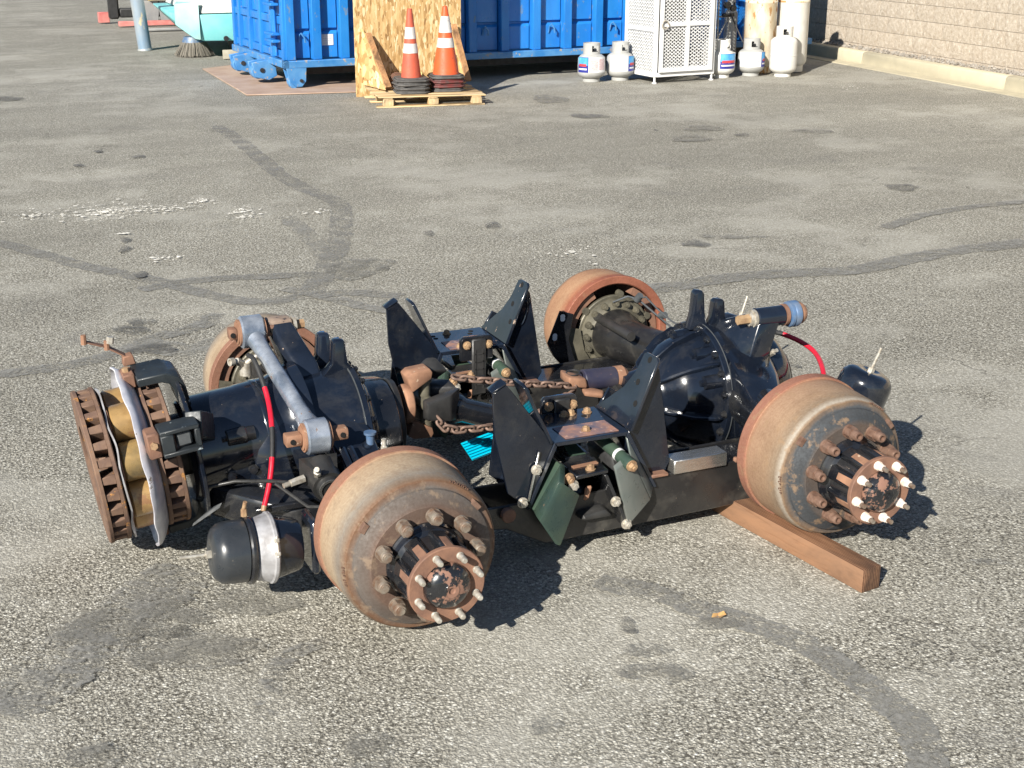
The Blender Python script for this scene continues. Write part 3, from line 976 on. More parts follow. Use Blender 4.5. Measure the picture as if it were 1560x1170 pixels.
for k in range(5):
    r = .035+k*.012
    b.tube([(3.77+r*math.cos(a), 10.30+.01*k, .20+r*math.sin(a)) for a in [2*PI*i/20 for i in range(20)]], .007, 6, True)
part('coil', b, 'rust', t)
b = B()
for k in range(3):
    b.tube([(3.93, 10.25+.03*k, .13), (3.96, 10.27+.03*k, .26+.02*k), (4.02, 10.28+.03*k, .30-.03*k), (4.06, 10.26+.03*k, .22), (4.03, 10.25+.03*k, .13)], .018, 6)
part('webbing', b, 'strap', t)

# ------------------------------------------------------------------ gas cylinders
def tank(x, y, r, h, mat, label, rz=0, wrap=None, name='propane_tank', seam=True):
    t = thing(name, label, 'gas cylinder', (x, y, 0), 'gas cylinders around the cage', True, rz)
    b = B()
    b.lathe((0, 0, 0), (0, 0, 1), [(.002, r*.62), (.04, r*.62), (.04, r*.60), (.002, r*.60), (.002, r*.62)], 28)
    part('foot_ring', b, mat, t)
    hb, ht_ = .030, h-.115
    cap = min(.085, (ht_-hb)*.28)
    prof = [(hb, 0)]
    for i in range(1, 8):
        a = PI/2*i/7
        prof.append((hb+cap*(1-math.cos(a)), r*math.sin(a)**.8))
    mid = (hb+ht_)/2
    if seam:
        prof += [(mid-.006, r), (mid-.004, r*1.012), (mid+.004, r*1.012), (mid+.006, r)]
    for i in range(6, -1, -1):
        a = PI/2*i/7
        prof.append((ht_-cap*(1-math.cos(a)), r*math.sin(a)**.8))
    b = B()
    b.lathe((0, 0, 0), (0, 0, 1), prof, 40)
    part('body', b, mat, t)
    # valve guard with the front window open
    b = B()
    rc, n = r*.62, 30
    z0, z1 = ht_-.03, h
    def shell(a0, a1, za, zb):
        k = max(2, int(abs(a1-a0)/.2))
        for i in range(k):
            p, q2 = a0+(a1-a0)*i/k, a0+(a1-a0)*(i+1)/k
            vs = [(rr*math.cos(a), rr*math.sin(a), z) for z in (za, zb) for a in (p, q2) for rr in (rc, rc-.006)]
            b.add(vs, [(0, 2, 6, 4), (1, 5, 7, 3), (0, 1, 3, 2), (4, 6, 7, 5), (0, 4, 5, 1), (2, 3, 7, 6)])
    f = -PI/2
    shell(f+.42, f+2*PI-.42, z0, z1)
    shell(f-.42, f+.42, z0, z0+.045)
    shell(f-.42, f+.42, z1-.03, z1)
    part('valve_guard', b, mat, t)
    b = B()
    b.cyl((0, 0, ht_-.01), (0, 0, ht_+.055), .018)
    b.cyl((0, -.045, ht_+.035), (0, .02, ht_+.035), .014)
    b.cyl((0, 0, ht_+.055), (0, 0, ht_+.085), .028, .024, 10)
    part('valve', b, 'dark', t)
    if wrap:
        z0, z1 = .12, .30
        def patch(a0, a1, za, zb, nm, m, e):
            bb = B()
            k = max(3, int(abs(a1-a0)/.12))
            for i in range(k):
                p, q2 = a0+(a1-a0)*i/k, a0+(a1-a0)*(i+1)/k
                bb.add([((r+e)*math.cos(a), (r+e)*math.sin(a), z) for a, z in ((p, za), (q2, za), (q2, zb), (p, zb))]+
                       [((r-.002)*math.cos(a), (r-.002)*math.sin(a), z) for a, z in ((p, za), (q2, za), (q2, zb), (p, zb))],
                       [(0, 1, 2, 3), (7, 6, 5, 4), (0, 4, 5, 1), (3, 2, 6, 7)])
            part(nm, bb, m, t)
        for (a0, a1, kind) in wrap:
            if kind == 'blue':
                patch(a0, a1, z0, z1, 'wrap_label', 'label_navy', .0022)
                patch(a0+.03, a1-.03, z0+.085, z1-.004, 'wrap_print', 'label_blue', .003)
                patch(a0+.14, a1-.16, z0+.070, z0+.100, 'wrap_print', 'label_red', .0036)
                patch(a0+.10, a1-.12, z0+.030, z0+.048, 'wrap_print', 'label_white', .0036)
            else:
                patch(a0, a1, z0, z1, 'wrap_label', 'label_white', .0022)
                w = (a1-a0)
                patch(a0+w*.08, a0+w*.46, z0+.02, z1-.03, 'wrap_print', kind, .003)
                patch(a0+w*.54, a0+w*.92, z0+.03, z1-.02, 'wrap_print', kind, .003)
    return t
A0 = -PI/2-.40       # angle that faces the camera from here
tank(6.46, 10.97, .166, .458, 'tank_grey', 'grey propane tank with blue label on its left side, outermost beside the cage', 0, [(A0-1.25, A0-.28, 'blue'), (A0-.27, A0+1.2, 'label_pink')])
tank(6.845, 10.96, .166, .458, 'tank_grey', 'grey propane tank with blue label on its right side, touching the cage front corner', .12, [(A0-.95, A0+.42, 'label_grey'), (A0+.43, A0+1.3, 'blue')])
tank(8.13, 10.72, .166, .458, 'tank_clean', 'propane tank with a broad blue label half hidden by the cage', .5, [(A0-.75, A0+.75, 'blue'), (A0+.76, A0+1.6, 'label_grey')])
tank(8.575, 10.74, .166, .458, 'tank_grey', 'grey propane tank with white label in front of the rust-streaked cylinder', -.2, [(A0-1.0, A0+.85, 'label_grey'), (A0+.86, A0+1.5, 'blue')])
tank(8.90, 10.52, .168, .61, 'tank_clean', 'plain white mid-size propane tank without label before the tall white cylinder', -.35)
def tall(x, y, r, h, mat, label):
    t = thing('tall_gas_cylinder', label, 'gas cylinder', (x, y, 0), 'gas cylinders around the cage', True)
    b = B()
    b.lathe((0, 0, 0), (0, 0, 1), [(.01, r*.8), (.10, r*.8), (.10, r*.78), (.01, r*.78), (.01, r*.8)], 32)
    part('foot_ring', b, mat, t)
    b = B()
    b.lathe((0, 0, 0), (0, 0, 1), [(.06, 0), (.07, r*.6), (.10, r*.9), (.14, r), (h*.60, r), (h*.60+.004, r*1.012), (h*.60+.014, r*1.012), (h*.60+.018, r), (h-.1, r), (h-.05, r*.85), (h-.01, r*.5), (h, 0)], 44)
    part('body', b, mat, t)
    b = B()
    b.lathe((0, 0, 0), (0, 0, 1), [(h*.60-.004, r*1.004), (h*.60+.002, r*1.015), (h*.60+.016, r*1.015), (h*.60+.022, r*1.004)], 44)
    part('weld_band', b, 'tank_rusty', t)
    b = B()
    b.lathe((0, 0, h-.03), (0, 0, 1), [(0, r*.42), (.14, r*.42), (.14, r*.38), (0, r*.38)], 24)
    part('valve_guard', b, mat, t)
    return t
tall(8.84, 10.98, .20, 1.45, 'tank_rusty', 'tall cream cylinder with heavy rust streaks left of the white one')
tall(9.29, 10.93, .20, 1.45, 'tank_white', 'tall white cylinder with a rusty weld seam, next to the wall')
t = tank(8.60, 11.30, .085, .90, 'tank_grey', 'slim grey gas cylinder behind the pipe cart and cage', .3, None, 'slim_gas_cylinder', False)
t = thing('cylinder_cart', 'dark pipe-frame cylinder cart between the cage and the slim grey cylinder', 'cart', (8.38, 11.12, 0))
b = B()
for x in (8.30, 8.45):
    b.tube([(x, 11.12, .03), (x, 11.12, 1.0)], .013, 8)
for z in (.12, .42, .70, .93):
    b.tube([(8.30, 11.12, z), (8.45, 11.12, z)], .011, 8)
b.tube([(8.30, 11.12, .42), (8.45, 11.12, .70)], .009, 8)
b.tube([(8.45, 11.12, .12), (8.30, 11.12, .42)], .009, 8)
part('frame', b, 'grey_paint', t)
b = B()
b.cyl((8.40, 11.06, .84), (8.40, 11.11, .84), .045, None, 16)
b.cyl((8.50, 11.08, .80), (8.50, 11.12, .80), .04, None, 16)
b.cyl((8.34, 11.08, .72), (8.50, 11.08, .72), .022, None, 12)
part('pressure_gauge', b, 'dark', t)
b = B()
b.tube([(8.44, 11.06, .74), (8.50, 10.98, .55), (8.54, 10.90, .40), (8.56, 10.80, .36), (8.60, 10.78, .40), (8.66, 10.79, .33)], .009, 8)
part('hose', b, 'rubber', t)

# ------------------------------------------------------------------ white mesh cage
CW, CD, CH = .87, .68, 1.75
K = thing('mesh_cage', 'white steel cage with expanded-metal doors beside the propane tanks', 'cage', (7.03, 10.44, 0), None, True, math.atan(.075))
b = B()
for x in (0, CW-.045):
    for y in (0, CD-.045):
        b.box((x, y, .075), (x+.045, y+.045, CH))
for z in (.075, CH-.05):
    b.box((.0455, .0, z), (CW-.0455, .045, z+.05))
    b.box((.0455, CD-.045, z), (CW-.0455, CD, z+.05))
    for x in (0, CW-.045):
        b.box((x, .0455, z), (x+.045, CD-.0455, z+.05))
part('frame', b, 'white_paint', K, .004)
for x in (.005, CW-.04):
    for y in (.005, CD-.04):
        b = B()
        b.cyl((x+.017, y+.017, .012), (x+.017, y+.017, .0745), .014)
        b.cyl((x+.017, y+.017, 0), (x+.017, y+.017, .014), .030)
        part('foot', b, 'white_paint', K)
b = B()
dz0, dz1 = .13, CH-.055
for x in (.055, .425, CW-.10):
    b.box((x, -.034, dz0), (x+.045, -.003, dz1))
for z in (dz0, .66, 1.19, dz1-.045):
    for x in (.1003, .4703):
        b.box((x, -.033, z), (x+.3244 if x < .3 else x+.2994, -.004, z+.05))
dr = part('door', b, 'white_paint', K, .003)
def lattice(x0, x1, z0, z1, f, nm='mesh_panel', lw=.056, lh=.041, st=.0105):
    b = B()
    nx, nz = max(1, round((x1-x0)/lw)), max(1, round((z1-z0)/lh))
    dx, dz = (x1-x0)/nx, (z1-z0)/nz
    t = .003
    for i in range(nx):
        for j in range(nz):
            for (a, c) in (((0, .5), (.5, 1)), ((.5, 1), (1, .5)), ((.5, 0), (0, .5)), ((1, .5), (.5, 0))):
                p = (x0+(i+a[0])*dx, z0+(j+a[1])*dz)
                q2 = (x0+(i+c[0])*dx, z0+(j+c[1])*dz)
                d = V((q2[0]-p[0], q2[1]-p[1]))
                n = V((-d.y, d.x)).normalized()*st*.5
                vs = [f(p[0]+n.x, p[1]+n.y, -t), f(q2[0]+n.x, q2[1]+n.y, t), f(q2[0]-n.x, q2[1]-n.y, t), f(p[0]-n.x, p[1]-n.y, -t)]
                b.add(vs, [(0, 1, 2, 3)])
    return part(nm, b, 'white_paint', K, 0, 30, 1, None, 'stuff')
for (xa, xb) in ((.10, .425), (.47, CW-.10)):
    for (za, zb_) in ((.18, .66), (.71, 1.19), (1.24, dz1-.045)):
        lattice(xa, xb, za, zb_, lambda x, z, e: (x, -.015+e, z))
for (za, zb_) in ((.125, .60), (.64, 1.12), (1.16, CH-.05)):
    lattice(.045, CD-.045, za, zb_, lambda x, z, e: (.012+e, x, z))
    lattice(.045, CD-.045, za, zb_, lambda x, z, e: (CW-.012+e, x, z))
for z in (.60, 1.12):
    b = B()
    b.box((.002, .0457, z), (.03, CD-.0457, z+.04))
    part('side_rail', b, 'white_paint', K, .003)
b = B()
b.box((.047, CD-.050, .126), (CW-.05, CD-.046, CH-.05))
part('back_sheet', b, 'grey_paint', K)
b = B()
b.box((.034, .0458, .126), (.038, CD-.052, CH-.05))
part('side_sheet', b, 'tank_grey', K)
for z in (.60, 1.13):
    b = B()
    b.box((.0385, .05, z), (CW-.05, CD-.055, z+.012))
    part('shelf', b, 'grey_paint', K)
b = B()
b.tube([(.105+.045*math.cos(a), -.05, .685+.045*math.sin(a)) for a in [2*PI*i/20 for i in range(20)]], .009, 8, True)
b.cyl((.105, -.05, .73), (.105, -.03, .73), .014)
part('ring_handle', b, 'bolt_zinc', K)

# ------------------------------------------------------------------ bollard, sweeper, lifting machine at the back
t = thing('bollard', 'leaning worn blue-grey pipe bollard standing alone at the back', 'bollard', (2.13, 17.15, 0))
b = B()
b.cyl((2.15, 17.15, .01), (2.06, 17.15, 1.12), .098, .098, 28)
part('pipe', b, 'pole', t)
b = B()
b.cyl((2.15, 17.15, .0), (2.147, 17.15, .03), .112, .104, 28)
part('base_collar', b, 'pole', t)

W = thing('street_sweeper', 'turquoise and white road sweeper with side brush behind the blue container', 'sweeper', (3.2, 16.2, 0))
def hullpart(nm, pts, mat, bev=.02):
    b = B()
    b.hull(pts)
    return part(nm, b, mat, W, bev, 30, 2)
hullpart('lower_shell', [(2.70, 15.55, .24), (4.9, 15.55, .20), (4.9, 15.5, .60), (2.68, 15.5, .60), (2.40, 16.1, .50), (2.38, 16.0, .60), (2.62, 15.9, .30), (2.9, 18.4, .2), (4.9, 18.4, .2), (4.9, 18.4, .6), (2.5, 18.4, .6)], 'turq')
hullpart('upper_shell', [(2.70, 15.52, .612), (4.9, 15.52, .612), (4.9, 15.8, 1.7), (2.95, 15.9, 1.7), (2.62, 16.1, .612), (2.7, 18.4, .612), (4.9, 18.4, 1.7), (4.9, 18.4, .612)], 'tank_clean')
hullpart('corner_panel', [(2.37, 15.72, .46), (2.37, 15.72, .74), (2.665, 15.49, .78), (2.665, 15.49, .26), (2.60, 15.55, .27), (2.50, 16.3, .74), (2.50, 16.3, .46)], 'turq_dirty', .01)
b = B()
b.cyl((3.02, 15.52, .27), (3.02, 15.49, .27), .035, None, 16)
part('tie_ring', b, 'dark', W)
b = B()
rb = random.Random(3)
for i in range(900):
    a = rb.uniform(0, 2*PI)
    r0 = rb.uniform(.12, .17)
    c, s_ = math.cos(a), math.sin(a)
    r1 = r0+rb.uniform(.07, .12)
    p = (2.66+r0*c, 16.0+r0*s_, .20)
    q2 = (2.66+r1*c, 16.0+r1*s_, rb.uniform(.005, .03))
    b.beam(p, q2, .007, .004)
br = part('brush', b, 'bristle', W, 0, 38, 1, None, 'stuff')
b = B()
b.cyl((2.66, 16.0, .19), (2.66, 16.0, .27), .17, .14, 24)
b.cyl((2.66, 16.0, .29), (2.70, 16.1, .5), .05)
part('brush_hub', b, 'eye_blue', W)
b = B()
b.cyl((3.35, 15.62, .24), (3.35, 15.9, .24), .24, None, 28)
part('wheel', b, 'rubber', W, .02)
b = B()
b.hull([(2.92, 15.30, .012), (3.30, 15.30, .012), (3.30, 15.33, .012), (2.92, 15.33, .012), (2.95, 15.46, .12), (3.30, 15.46, .12), (3.30, 15.48, .11), (2.95, 15.48, .11)])
part('rubber_flap', b, 'flap', W)

L = thing('lifting_machine', 'red beamed lifting machine with black mast and yellow motor at the far back', 'machine', (2.8, 22.0, 0))
for (x0, x1, y0, z0, h) in ((2.42, 3.5, 21.6, .02, .085), (2.20, 2.40, 22.6, .02, .19)):
    b = B()
    b.box((x0, y0, z0), (x1, y0+.12, z0+h))
    part('fork', b, 'red_beam', L, .008)
b = B()
b.box((2.36, 22.3, .10), (2.54, 22.48, 1.4))
b.box((2.541, 22.32, .12), (3.5, 22.46, .29))
part('mast', b, 'rubber', L, .03)
for x in (2.95, 3.22):
    b = B()
    b.prism([(x, 21.95, .08), (x+.22, 21.95, .08), (x+.27, 21.95, .42), (x-.04, 21.95, .42)], (0, .06, 0))
    part('side_plate', b, 'grey_paint', L, .006)
b = B()
b.box((2.98, 21.85, .44), (3.36, 22.2, .75))
part('motor', b, 'yellow', L, .03)
b = B()
b.box((3.36, 21.85, .36), (3.62, 22.2, .75))
part('control_box', b, 'dark', L, .02)
b = B()
b.box((2.7, 20.4, .02), (3.5, 20.55, .06))
part('cross_bar', b, 'grey_paint', L, .01)

# ------------------------------------------------------------------ the two truck axles (own frame: X along the truck, Y along the axle, Z up)
HALF = .995
def nut_mesh(name, side, kind):
    """wheel stud with its nut; origin on the drum face, pointing outwards along side*Y"""
    a = V((0, side, 0))
    b = B()
    if kind == 'long':
        b.cyl(a*-.004, a*.060, .0105, None, 14)
        for i in range(9):
            b.lathe(a*(.004+i*.0034), a, [(0, .0105), (.0012, .0117), (.0024, .0105)], 14)
        b.cyl(a*.016, a*.0225, .0225, .0215, 20)
        b.cyl(a*.0225, a*.046, .0215, .0210, 6, .3)
        b.lathe(a*.046, a, [(0, .0175), (.007, .0165), (.010, .0145), (.010, .0090), (.003, .0085), (.003, 0)], 18)
    else:
        b.cyl(a*.000, a*.008, .0225, .0215, 20)
        b.cyl(a*.008, a*.031, .0215, .0208, 6, .3)
        b.lathe(a*.031, a, [(0, .0165), (.022, .0155), (.026, .0135), (.026, .009), (.018, .008), (.018, 0)], 18)
    return b
def make_axle(root, zc, drum_near, drum_far, nutkind, nutmat, flange_stud_white, ph, sh=0.):
    drum_prof = [(.055, .105), (.055, .160), (.060, .167), (.078, .196), (.0815, .2005), (.0905, .2025), (.0935, .2090), (.0955, .2180), (.099, .2215), (.108, .2265), (.120, .2300),
                 (.140, .2325), (.20, .2345), (.279, .2362), (.2805, .2375), (.2815, .2425), (.3165, .2440), (.3185, .2415), (.3185, .2145), (.313, .2095), (.13, .2075), (.105, .200), (.085, .170), (.080, .105), (.055, .105)]
    for sg, dm in ((-1, drum_near), (1, drum_far)):
        ax = V((0, -sg, 0))                       # inwards
        tip = V((0, sg*HALF, zc))                 # plane of the nut tips
        P = lambda s, r=0, th=0: tip+ax*s+V((r*math.cos(th), 0, r*math.sin(th)))
        b = B()
        b.lathe(tip, ax, drum_prof, 96, attr=lambda t: t)
        dr = part('brake_drum', b, dm, root, 0, 32)
        # balance pads cast on the step, and worn-down raised casting marks
        for th in ((2.45, .62) if sg < 0 else (1.0,)):
            b = B()
            k = 5
            for i in range(k):
                t0, t1 = th+i*.028, th+(i+1)*.028
                b.hull([P(s, r, t) for s in (.076, .0975) for r in (.198, .2125) for t in (t0, t1)])
            o = part('balance_pad', b, 'nut_rust', dr)
        if sg < 0:
            rm = random.Random(11)
            for th0, cnt in ((1.15, 9), (3.35, 8)):
                b = B()
                for i in range(cnt):
                    if rm.random() < .15:
                        continue
                    t = th0-i*.034
                    h = rm.choice((.006, .009, .009))
                    b.hull([P(s, r, tt) for s in (.097, .097+h) for r in (.2215, .2262) for tt in (t, t+.005)])
                    if rm.random() < .6:
                        b.hull([P(s, r, tt) for s in (.097, .0985) for r in (.2215, .2262) for tt in (t, t+.019)])
                    if rm.random() < .6:
                        b.hull([P(s, r, tt) for s in (.104, .1055) for r in (.224, .228) for tt in (t, t+.019)])
                part('casting_mark', b, 'nut_rust', dr)
        # hub barrel with pockets between ribs
        b = B()
        b.lathe(tip, ax, [(.075, 0), (.075, .118), (.048, .118), (.044, .112), (.030, .106), (.022, .094), (-.060, .081), (-.083, .083), (-.083, 0)], 64)
        hb = part('hub', b, 'black_worn', root, 0, 30)
        for i in range(8):
            th = ph+2*PI*(i+.5)/8
            b = B()
            c, s_ = math.cos(th), math.sin(th)
            t = V((-s_, 0, c))
            rr = V((c, 0, s_))
            b.hull([tip+ax*s+rr*r+t*w for s, r0, r1, w0 in ((.024, .088, .106, .021), (-.035, .078, .099, .0165), (-.082, .078, .101, .016)) for r in (r0, r1) for w in (-w0*(1.25 if r == r0 else 1), w0*(1.25 if r == r0 else 1))])
            part('hub_rib', b, 'black_worn', hb, .003)
            b = B()
            b.hull([tip+ax*s+rr*r+t*w for s, r1 in ((.0, .1032), (-.081, .1018)) for r in (r1-.004, r1+.0012) for w in (-.0125, .0125)])
            part('rib_crest', b, 'rust' if not flange_stud_white else 'rust_bright', hb, .002)
        # ten wheel studs with nuts
        nb = nut_mesh('wheel_nut', sg, nutkind)
        nme = nb.mesh('wheel_nut', M[nutmat], 0, 30)
        for i in range(10):
            th = ph*.3+2*PI*i/10 + (R(8) if nutkind == 'long' else R(-12))
            link('wheel_nut', nme, root, P(.056, .1429, th), (0, random.uniform(0, 1), 0))
        # driven flange, cap and its eight studs
        b = B()
        b.lathe(tip, ax, [(-.0835, 0), (-.0835, .106), (-.086, .109), (-.097, .109), (-.0995, .1065), (-.0995, .068), (-.0975, .066), (-.0975, 0)], 56)
        fl = part('axle_flange', b, 'rust', root, 0, 30)
        b = B()
        b.lathe(tip, ax, [(-.0978, .0655), (-.106, .0655), (-.116, .060), (-.125, .050), (-.131, .038), (-.134, .026), (-.1345, .022), (-.1365, .020), (-.1365, .010), (-.131, .008), (-.131, 0)], 48)
        part('flange_cap', b, 'black_cap', fl, 0, 40)
        b = B()
        if flange_stud_white:
            b.cyl((0, 0, 0), (0, sg*.006, 0), .0150, .0140, 16)
            b.cyl((0, sg*.006, 0), (0, sg*.022, 0), .0125, .0122, 6)
            b.cyl((0, sg*.022, 0), (0, sg*.028, 0), .0105, .009, 14)
            me1 = b.mesh('flange_nut', M['stud_white'], 0, 30)
            b = B()
            b.cyl((0, sg*.028, 0), (0, sg*.044, 0), .0078, .007, 12)
            me2 = b.mesh('flange_stud', M['nut_grey'])
        else:
            b.lathe((0, 0, 0), (0, sg, 0), [(0, 0), (0, .0105), (.004, .0105), (.005, .0088), (.034, .0086), (.039, .0062), (.040, 0)], 16)
            me1, me2 = b.mesh('flange_stud', M['stud_zinc']), None
        for i in range(8):
            th = ph+2*PI*i/8+.15
            link('flange_nut' if me2 else 'flange_stud', me1, fl, P(-.0996, .0885, th))
            if me2:
                link('flange_stud', me2, fl, P(-.0996, .0885, th))
        # inside the drum: shoes, spider with its bolt ring, spindle cone and tube
        for a0, a1 in ((-1.1, 1.1), (PI-1.1, PI+1.1)):
            b = B()
            for i in range(14):
                t0, t1 = a0+(a1-a0)*i/14, a0+(a1-a0)*(i+1)/14
                b.hull([P(s, r, t) for s in (.15, .300) for r in (.175, .2045) for t in (t0, t1)])
            part('brake_shoe', b, 'rust', root)
        b = B()
        b.lathe(tip, ax, [(.285, .06), (.285, .158), (.292, .162), (.303, .162), (.306, .158), (.306, .148), (.313, .146), (.320, .125), (.330, .110), (.332, .06), (.285, .06)], 64)
        for i in range(6):
            th = i*PI/3+.35
            b.cyl(P(.288, .166, th), P(.310, .166, th), .016, .015, 14)
        sp = part('brake_spider', b, 'oily_iron', root, 0, 30)
        b = B()
        b.cyl((0, 0, 0), ax*.006, .0155, None, 14)
        b.cyl(ax*.006, ax*.022, .0125, .0118, 6)
        b.cyl(ax*.022, ax*.028, .008, .007, 10)
        bme = b.mesh('spider_bolt', M['oily_iron'])
        for i in range(16):
            link('spider_bolt', bme, sp, P(.316, .131, i*PI/8))
        b = B()
        b.prism([P(.322, .165, 4.2), P(.322, .21, 3.9), P(.322, .222, 3.3), P(.322, .215, 2.9), P(.322, .165, 2.9), P(.322, .15, 3.5)], ax*.004)
        part('dust_shield', b, 'oily_iron', root)
        b = B()
        b.prism([P(.322, .165, -1.0), P(.322, .225, -.7), P(.322, .225, -.1), P(.322, .165, .1), P(.322, .15, -.5)], ax*.004)
        part('dust_shield', b, 'oily_iron', root)
        b = B()
        tpath = [(.331, .108), (.36, .104), (.43, .089), (.52, .084), (.60, .086), (.70, .094), (.78, .102), (.84, .106)]
        b.tube([tip+ax*s+V((sh*max(0, (s-.40)/.44)**1.3, 0, 0)) for s, r in tpath], [r for s, r in tpath], 40)
        part('axle_tube', b, 'black_dusty' if sg > 0 else 'black_worn', root, 0, 40)
        # cam shaft beside the tube and its bracket
        b = B()
        b.cyl(P(.30, .115, PI*.75 if sg > 0 else .6), P(.62, .115, PI*.75 if sg > 0 else .6), .019, .019, 14)
        part('cam_shaft', b, 'black_cast', root)
    return root

def chamber(root, c0, c1, silver, port=True):
    """spring brake chamber from its mounting end c0 to the dome end c1"""
    c0, c1 = V(c0), V(c1)
    a = (c1-c0)
    L = a.length
    a.normalize()
    b = B()
    b.lathe(c0, a, [(0, 0), (0, .074), (.01, .079), (.06, .090), (.075, .093), (.075, 0)], 40)
    ch = part('brake_chamber', b, 'black', root, 0, 30)
    b = B()
    b.lathe(c0, a, [(.0755, .06), (.0755, .100), (.080, .1045), (.088, .1045), (.092, .100), (.112, .094), (.130, .090), (.134, .086), (.134, .06), (.0755, .06)], 48)
    part('diaphragm_ring', b, 'silver_white' if silver else 'black', ch, 0, 30)
    b = B()
    b.lathe(c0, a, [(.1345, .06), (.1345, .0885), (.138, .097), (.143, .0995), (.150, .0995), (.155, .096), (.157, .06)], 48)
    part('clamp_band', b, 'black_worn', ch, 0, 30)
    b = B()
    b.lathe(c0, a, [(.1575, 0), (.1575, .0905), (.19, .0905), (L-.040, .0890), (L-.026, .0855), (L-.010, .073), (L-.004, .062), (L-.001, .046), (L, .030), (L-.004, .02), (L-.004, 0)], 48)
    part('spring_dome', b, 'satin_black' if silver else 'black', ch, 0, 30)
    b = B()
    b.cyl(c1-a*.006, c1+a*.012, .0125, .0125, 6)
    b.cyl(c1+a*.012, c1+a*.085, .0055, .0055, 10)
    part('release_bolt', b, 'stud_zinc', ch)
    u = a.orthogonal().normalized()
    w = a.cross(u)
    for k in range(2):
        th = 1.2+k*PI
        p = c0+a*.085+(u*math.cos(th)+w*math.sin(th))*.108
        b = B()
        t = (-u*math.sin(th)+w*math.cos(th))
        b.cyl(p-t*.028, p+t*.030, .0045, None, 10)
        b.cyl(p-t*.024, p-t*.014, .009, None, 6)
        b.cyl(p+t*.014, p+t*.024, .009, None, 6)
        part('clamp_bolt', b, 'bolt_zinc', ch)
    if not port:
        return ch
    p = c0+a*.145+V((0, .02, .098))
    b = B()
    b.cyl(p, p+V((0, 0, .022)), .010, .009, 6)
    b.cyl(p+V((0, 0, .022)), p+V((.004, -.006, .045)), .006, .006, 10)
    part('air_port', b, 'bolt_tan', ch)
    return ch

# ---- left axle: carrier nose towards -X, through-drive dome towards +X
ZL, ZR = .2541, .2886
AL = thing('drive_axle', 'black truck axle with pale worn brake drums and grey link rod, standing on bare asphalt', 'truck axle', (0, 0, 0), 'pair of truck drive axles', True, .0109)
make_axle(AL, ZL, 'drum_pale', 'drum_pale', 'long', 'nut_grey', False, .2)
def bowl(root, zc, sx, y0, x0=0., dp=1.):
    """centre housing, flange on the sx side"""
    o = V((x0, y0, zc))
    a = V((sx, 0, 0))
    b = B()
    b.lathe(o, a, [(-.30*dp, 0), (-.30*dp, .150), (-.292*dp, .165), (-.27*dp, .185), (-.235*dp, .198), (-.16*dp, .215), (-.05, .228), (.02, .236), (.045, .246), (.068, .246), (.068, 0)], 72)
    part('centre_housing', b, 'black', root, 0, 35)
    b = B()
    b.lathe(o-a*(.3005*dp), -a, [(.0, 0), (.0, .135), (.009, .14), (.018, .135), (.022, .11), (.025, 0)], 56)
    part('rear_cover', b, 'black_cast', root, 0, 35)
    b = B()
    b.lathe(o, a, [(.0685, .18), (.0685, .247), (.071, .250), (.088, .250), (.091, .247), (.091, .18), (.0685, .18)], 72)
    fl = part('carrier_flange', b, 'black', root, 0, 35)
    b = B()
    b.lathe(o, a, [(.0672, .247), (.0672, .2512), (.0702, .2512), (.0702, .247), (.0672, .247)], 72)
    part('gasket', b, 'dull_grey', fl)
    me = bolt_mesh('flange_bolt', a, .0115, .014, 'black_worn')
    for i in range(20):
        th = 2*PI*i/20+.1
        link('flange_bolt', me, fl, o+a*.0912+V((0, .2365*math.cos(th), .2365*math.sin(th))))
    return o, a
# right axle dome faces -X; the left one faces +X
def lug(root, x, y, z, w=.050, h=.135, bw=.115, mat='black_scuff', th=.042):
    b = B()
    b.prism([(x-bw/2, y-th/2, z), (x+bw/2, y-th/2, z), (x+w/2+.006, y-th/2, z+h*.42), (x+w/2, y-th/2, z+h*.92), (x+w/2-.008, y-th/2, z+h), (x-w/2+.008, y-th/2, z+h), (x-w/2, y-th/2, z+h*.92), (x-w/2-.006, y-th/2, z+h*.42)], (0, th, 0))
    return part('lifting_lug', b, mat, root, .006, 38, 2)
oL, aL = bowl(AL, ZL+.03, 1, 0.)
b = B()
b.lathe(oL, aL, [(.0915, 0), (.0915, .232), (.104, .226), (.118, .205), (.122, .192), (.128, .188), (.19, .182), (.205, .176), (.212, .165), (.212, 0)], 64)
part('through_drive_dome', b, 'black_worn', AL, 0, 35)
b = B()
b.cyl(oL+V((.213, -.12, .03)), oL+V((.222, -.12, .03)), .011, .010, 12)
part('cover_plug', b, 'label_white', AL)
b = B()
b.lathe(oL+V((0, 0, .04)), aL, [(.2125, 0), (.2125, .128), (.218, .130), (.236, .124), (.242, .112), (.246, .09), (.246, .05), (.258, .05), (.258, 0)], 40, sq=lambda t: 1+.06*math.cos(3*t))
part('bearing_cover', b, 'black_cast', AL, 0, 35)
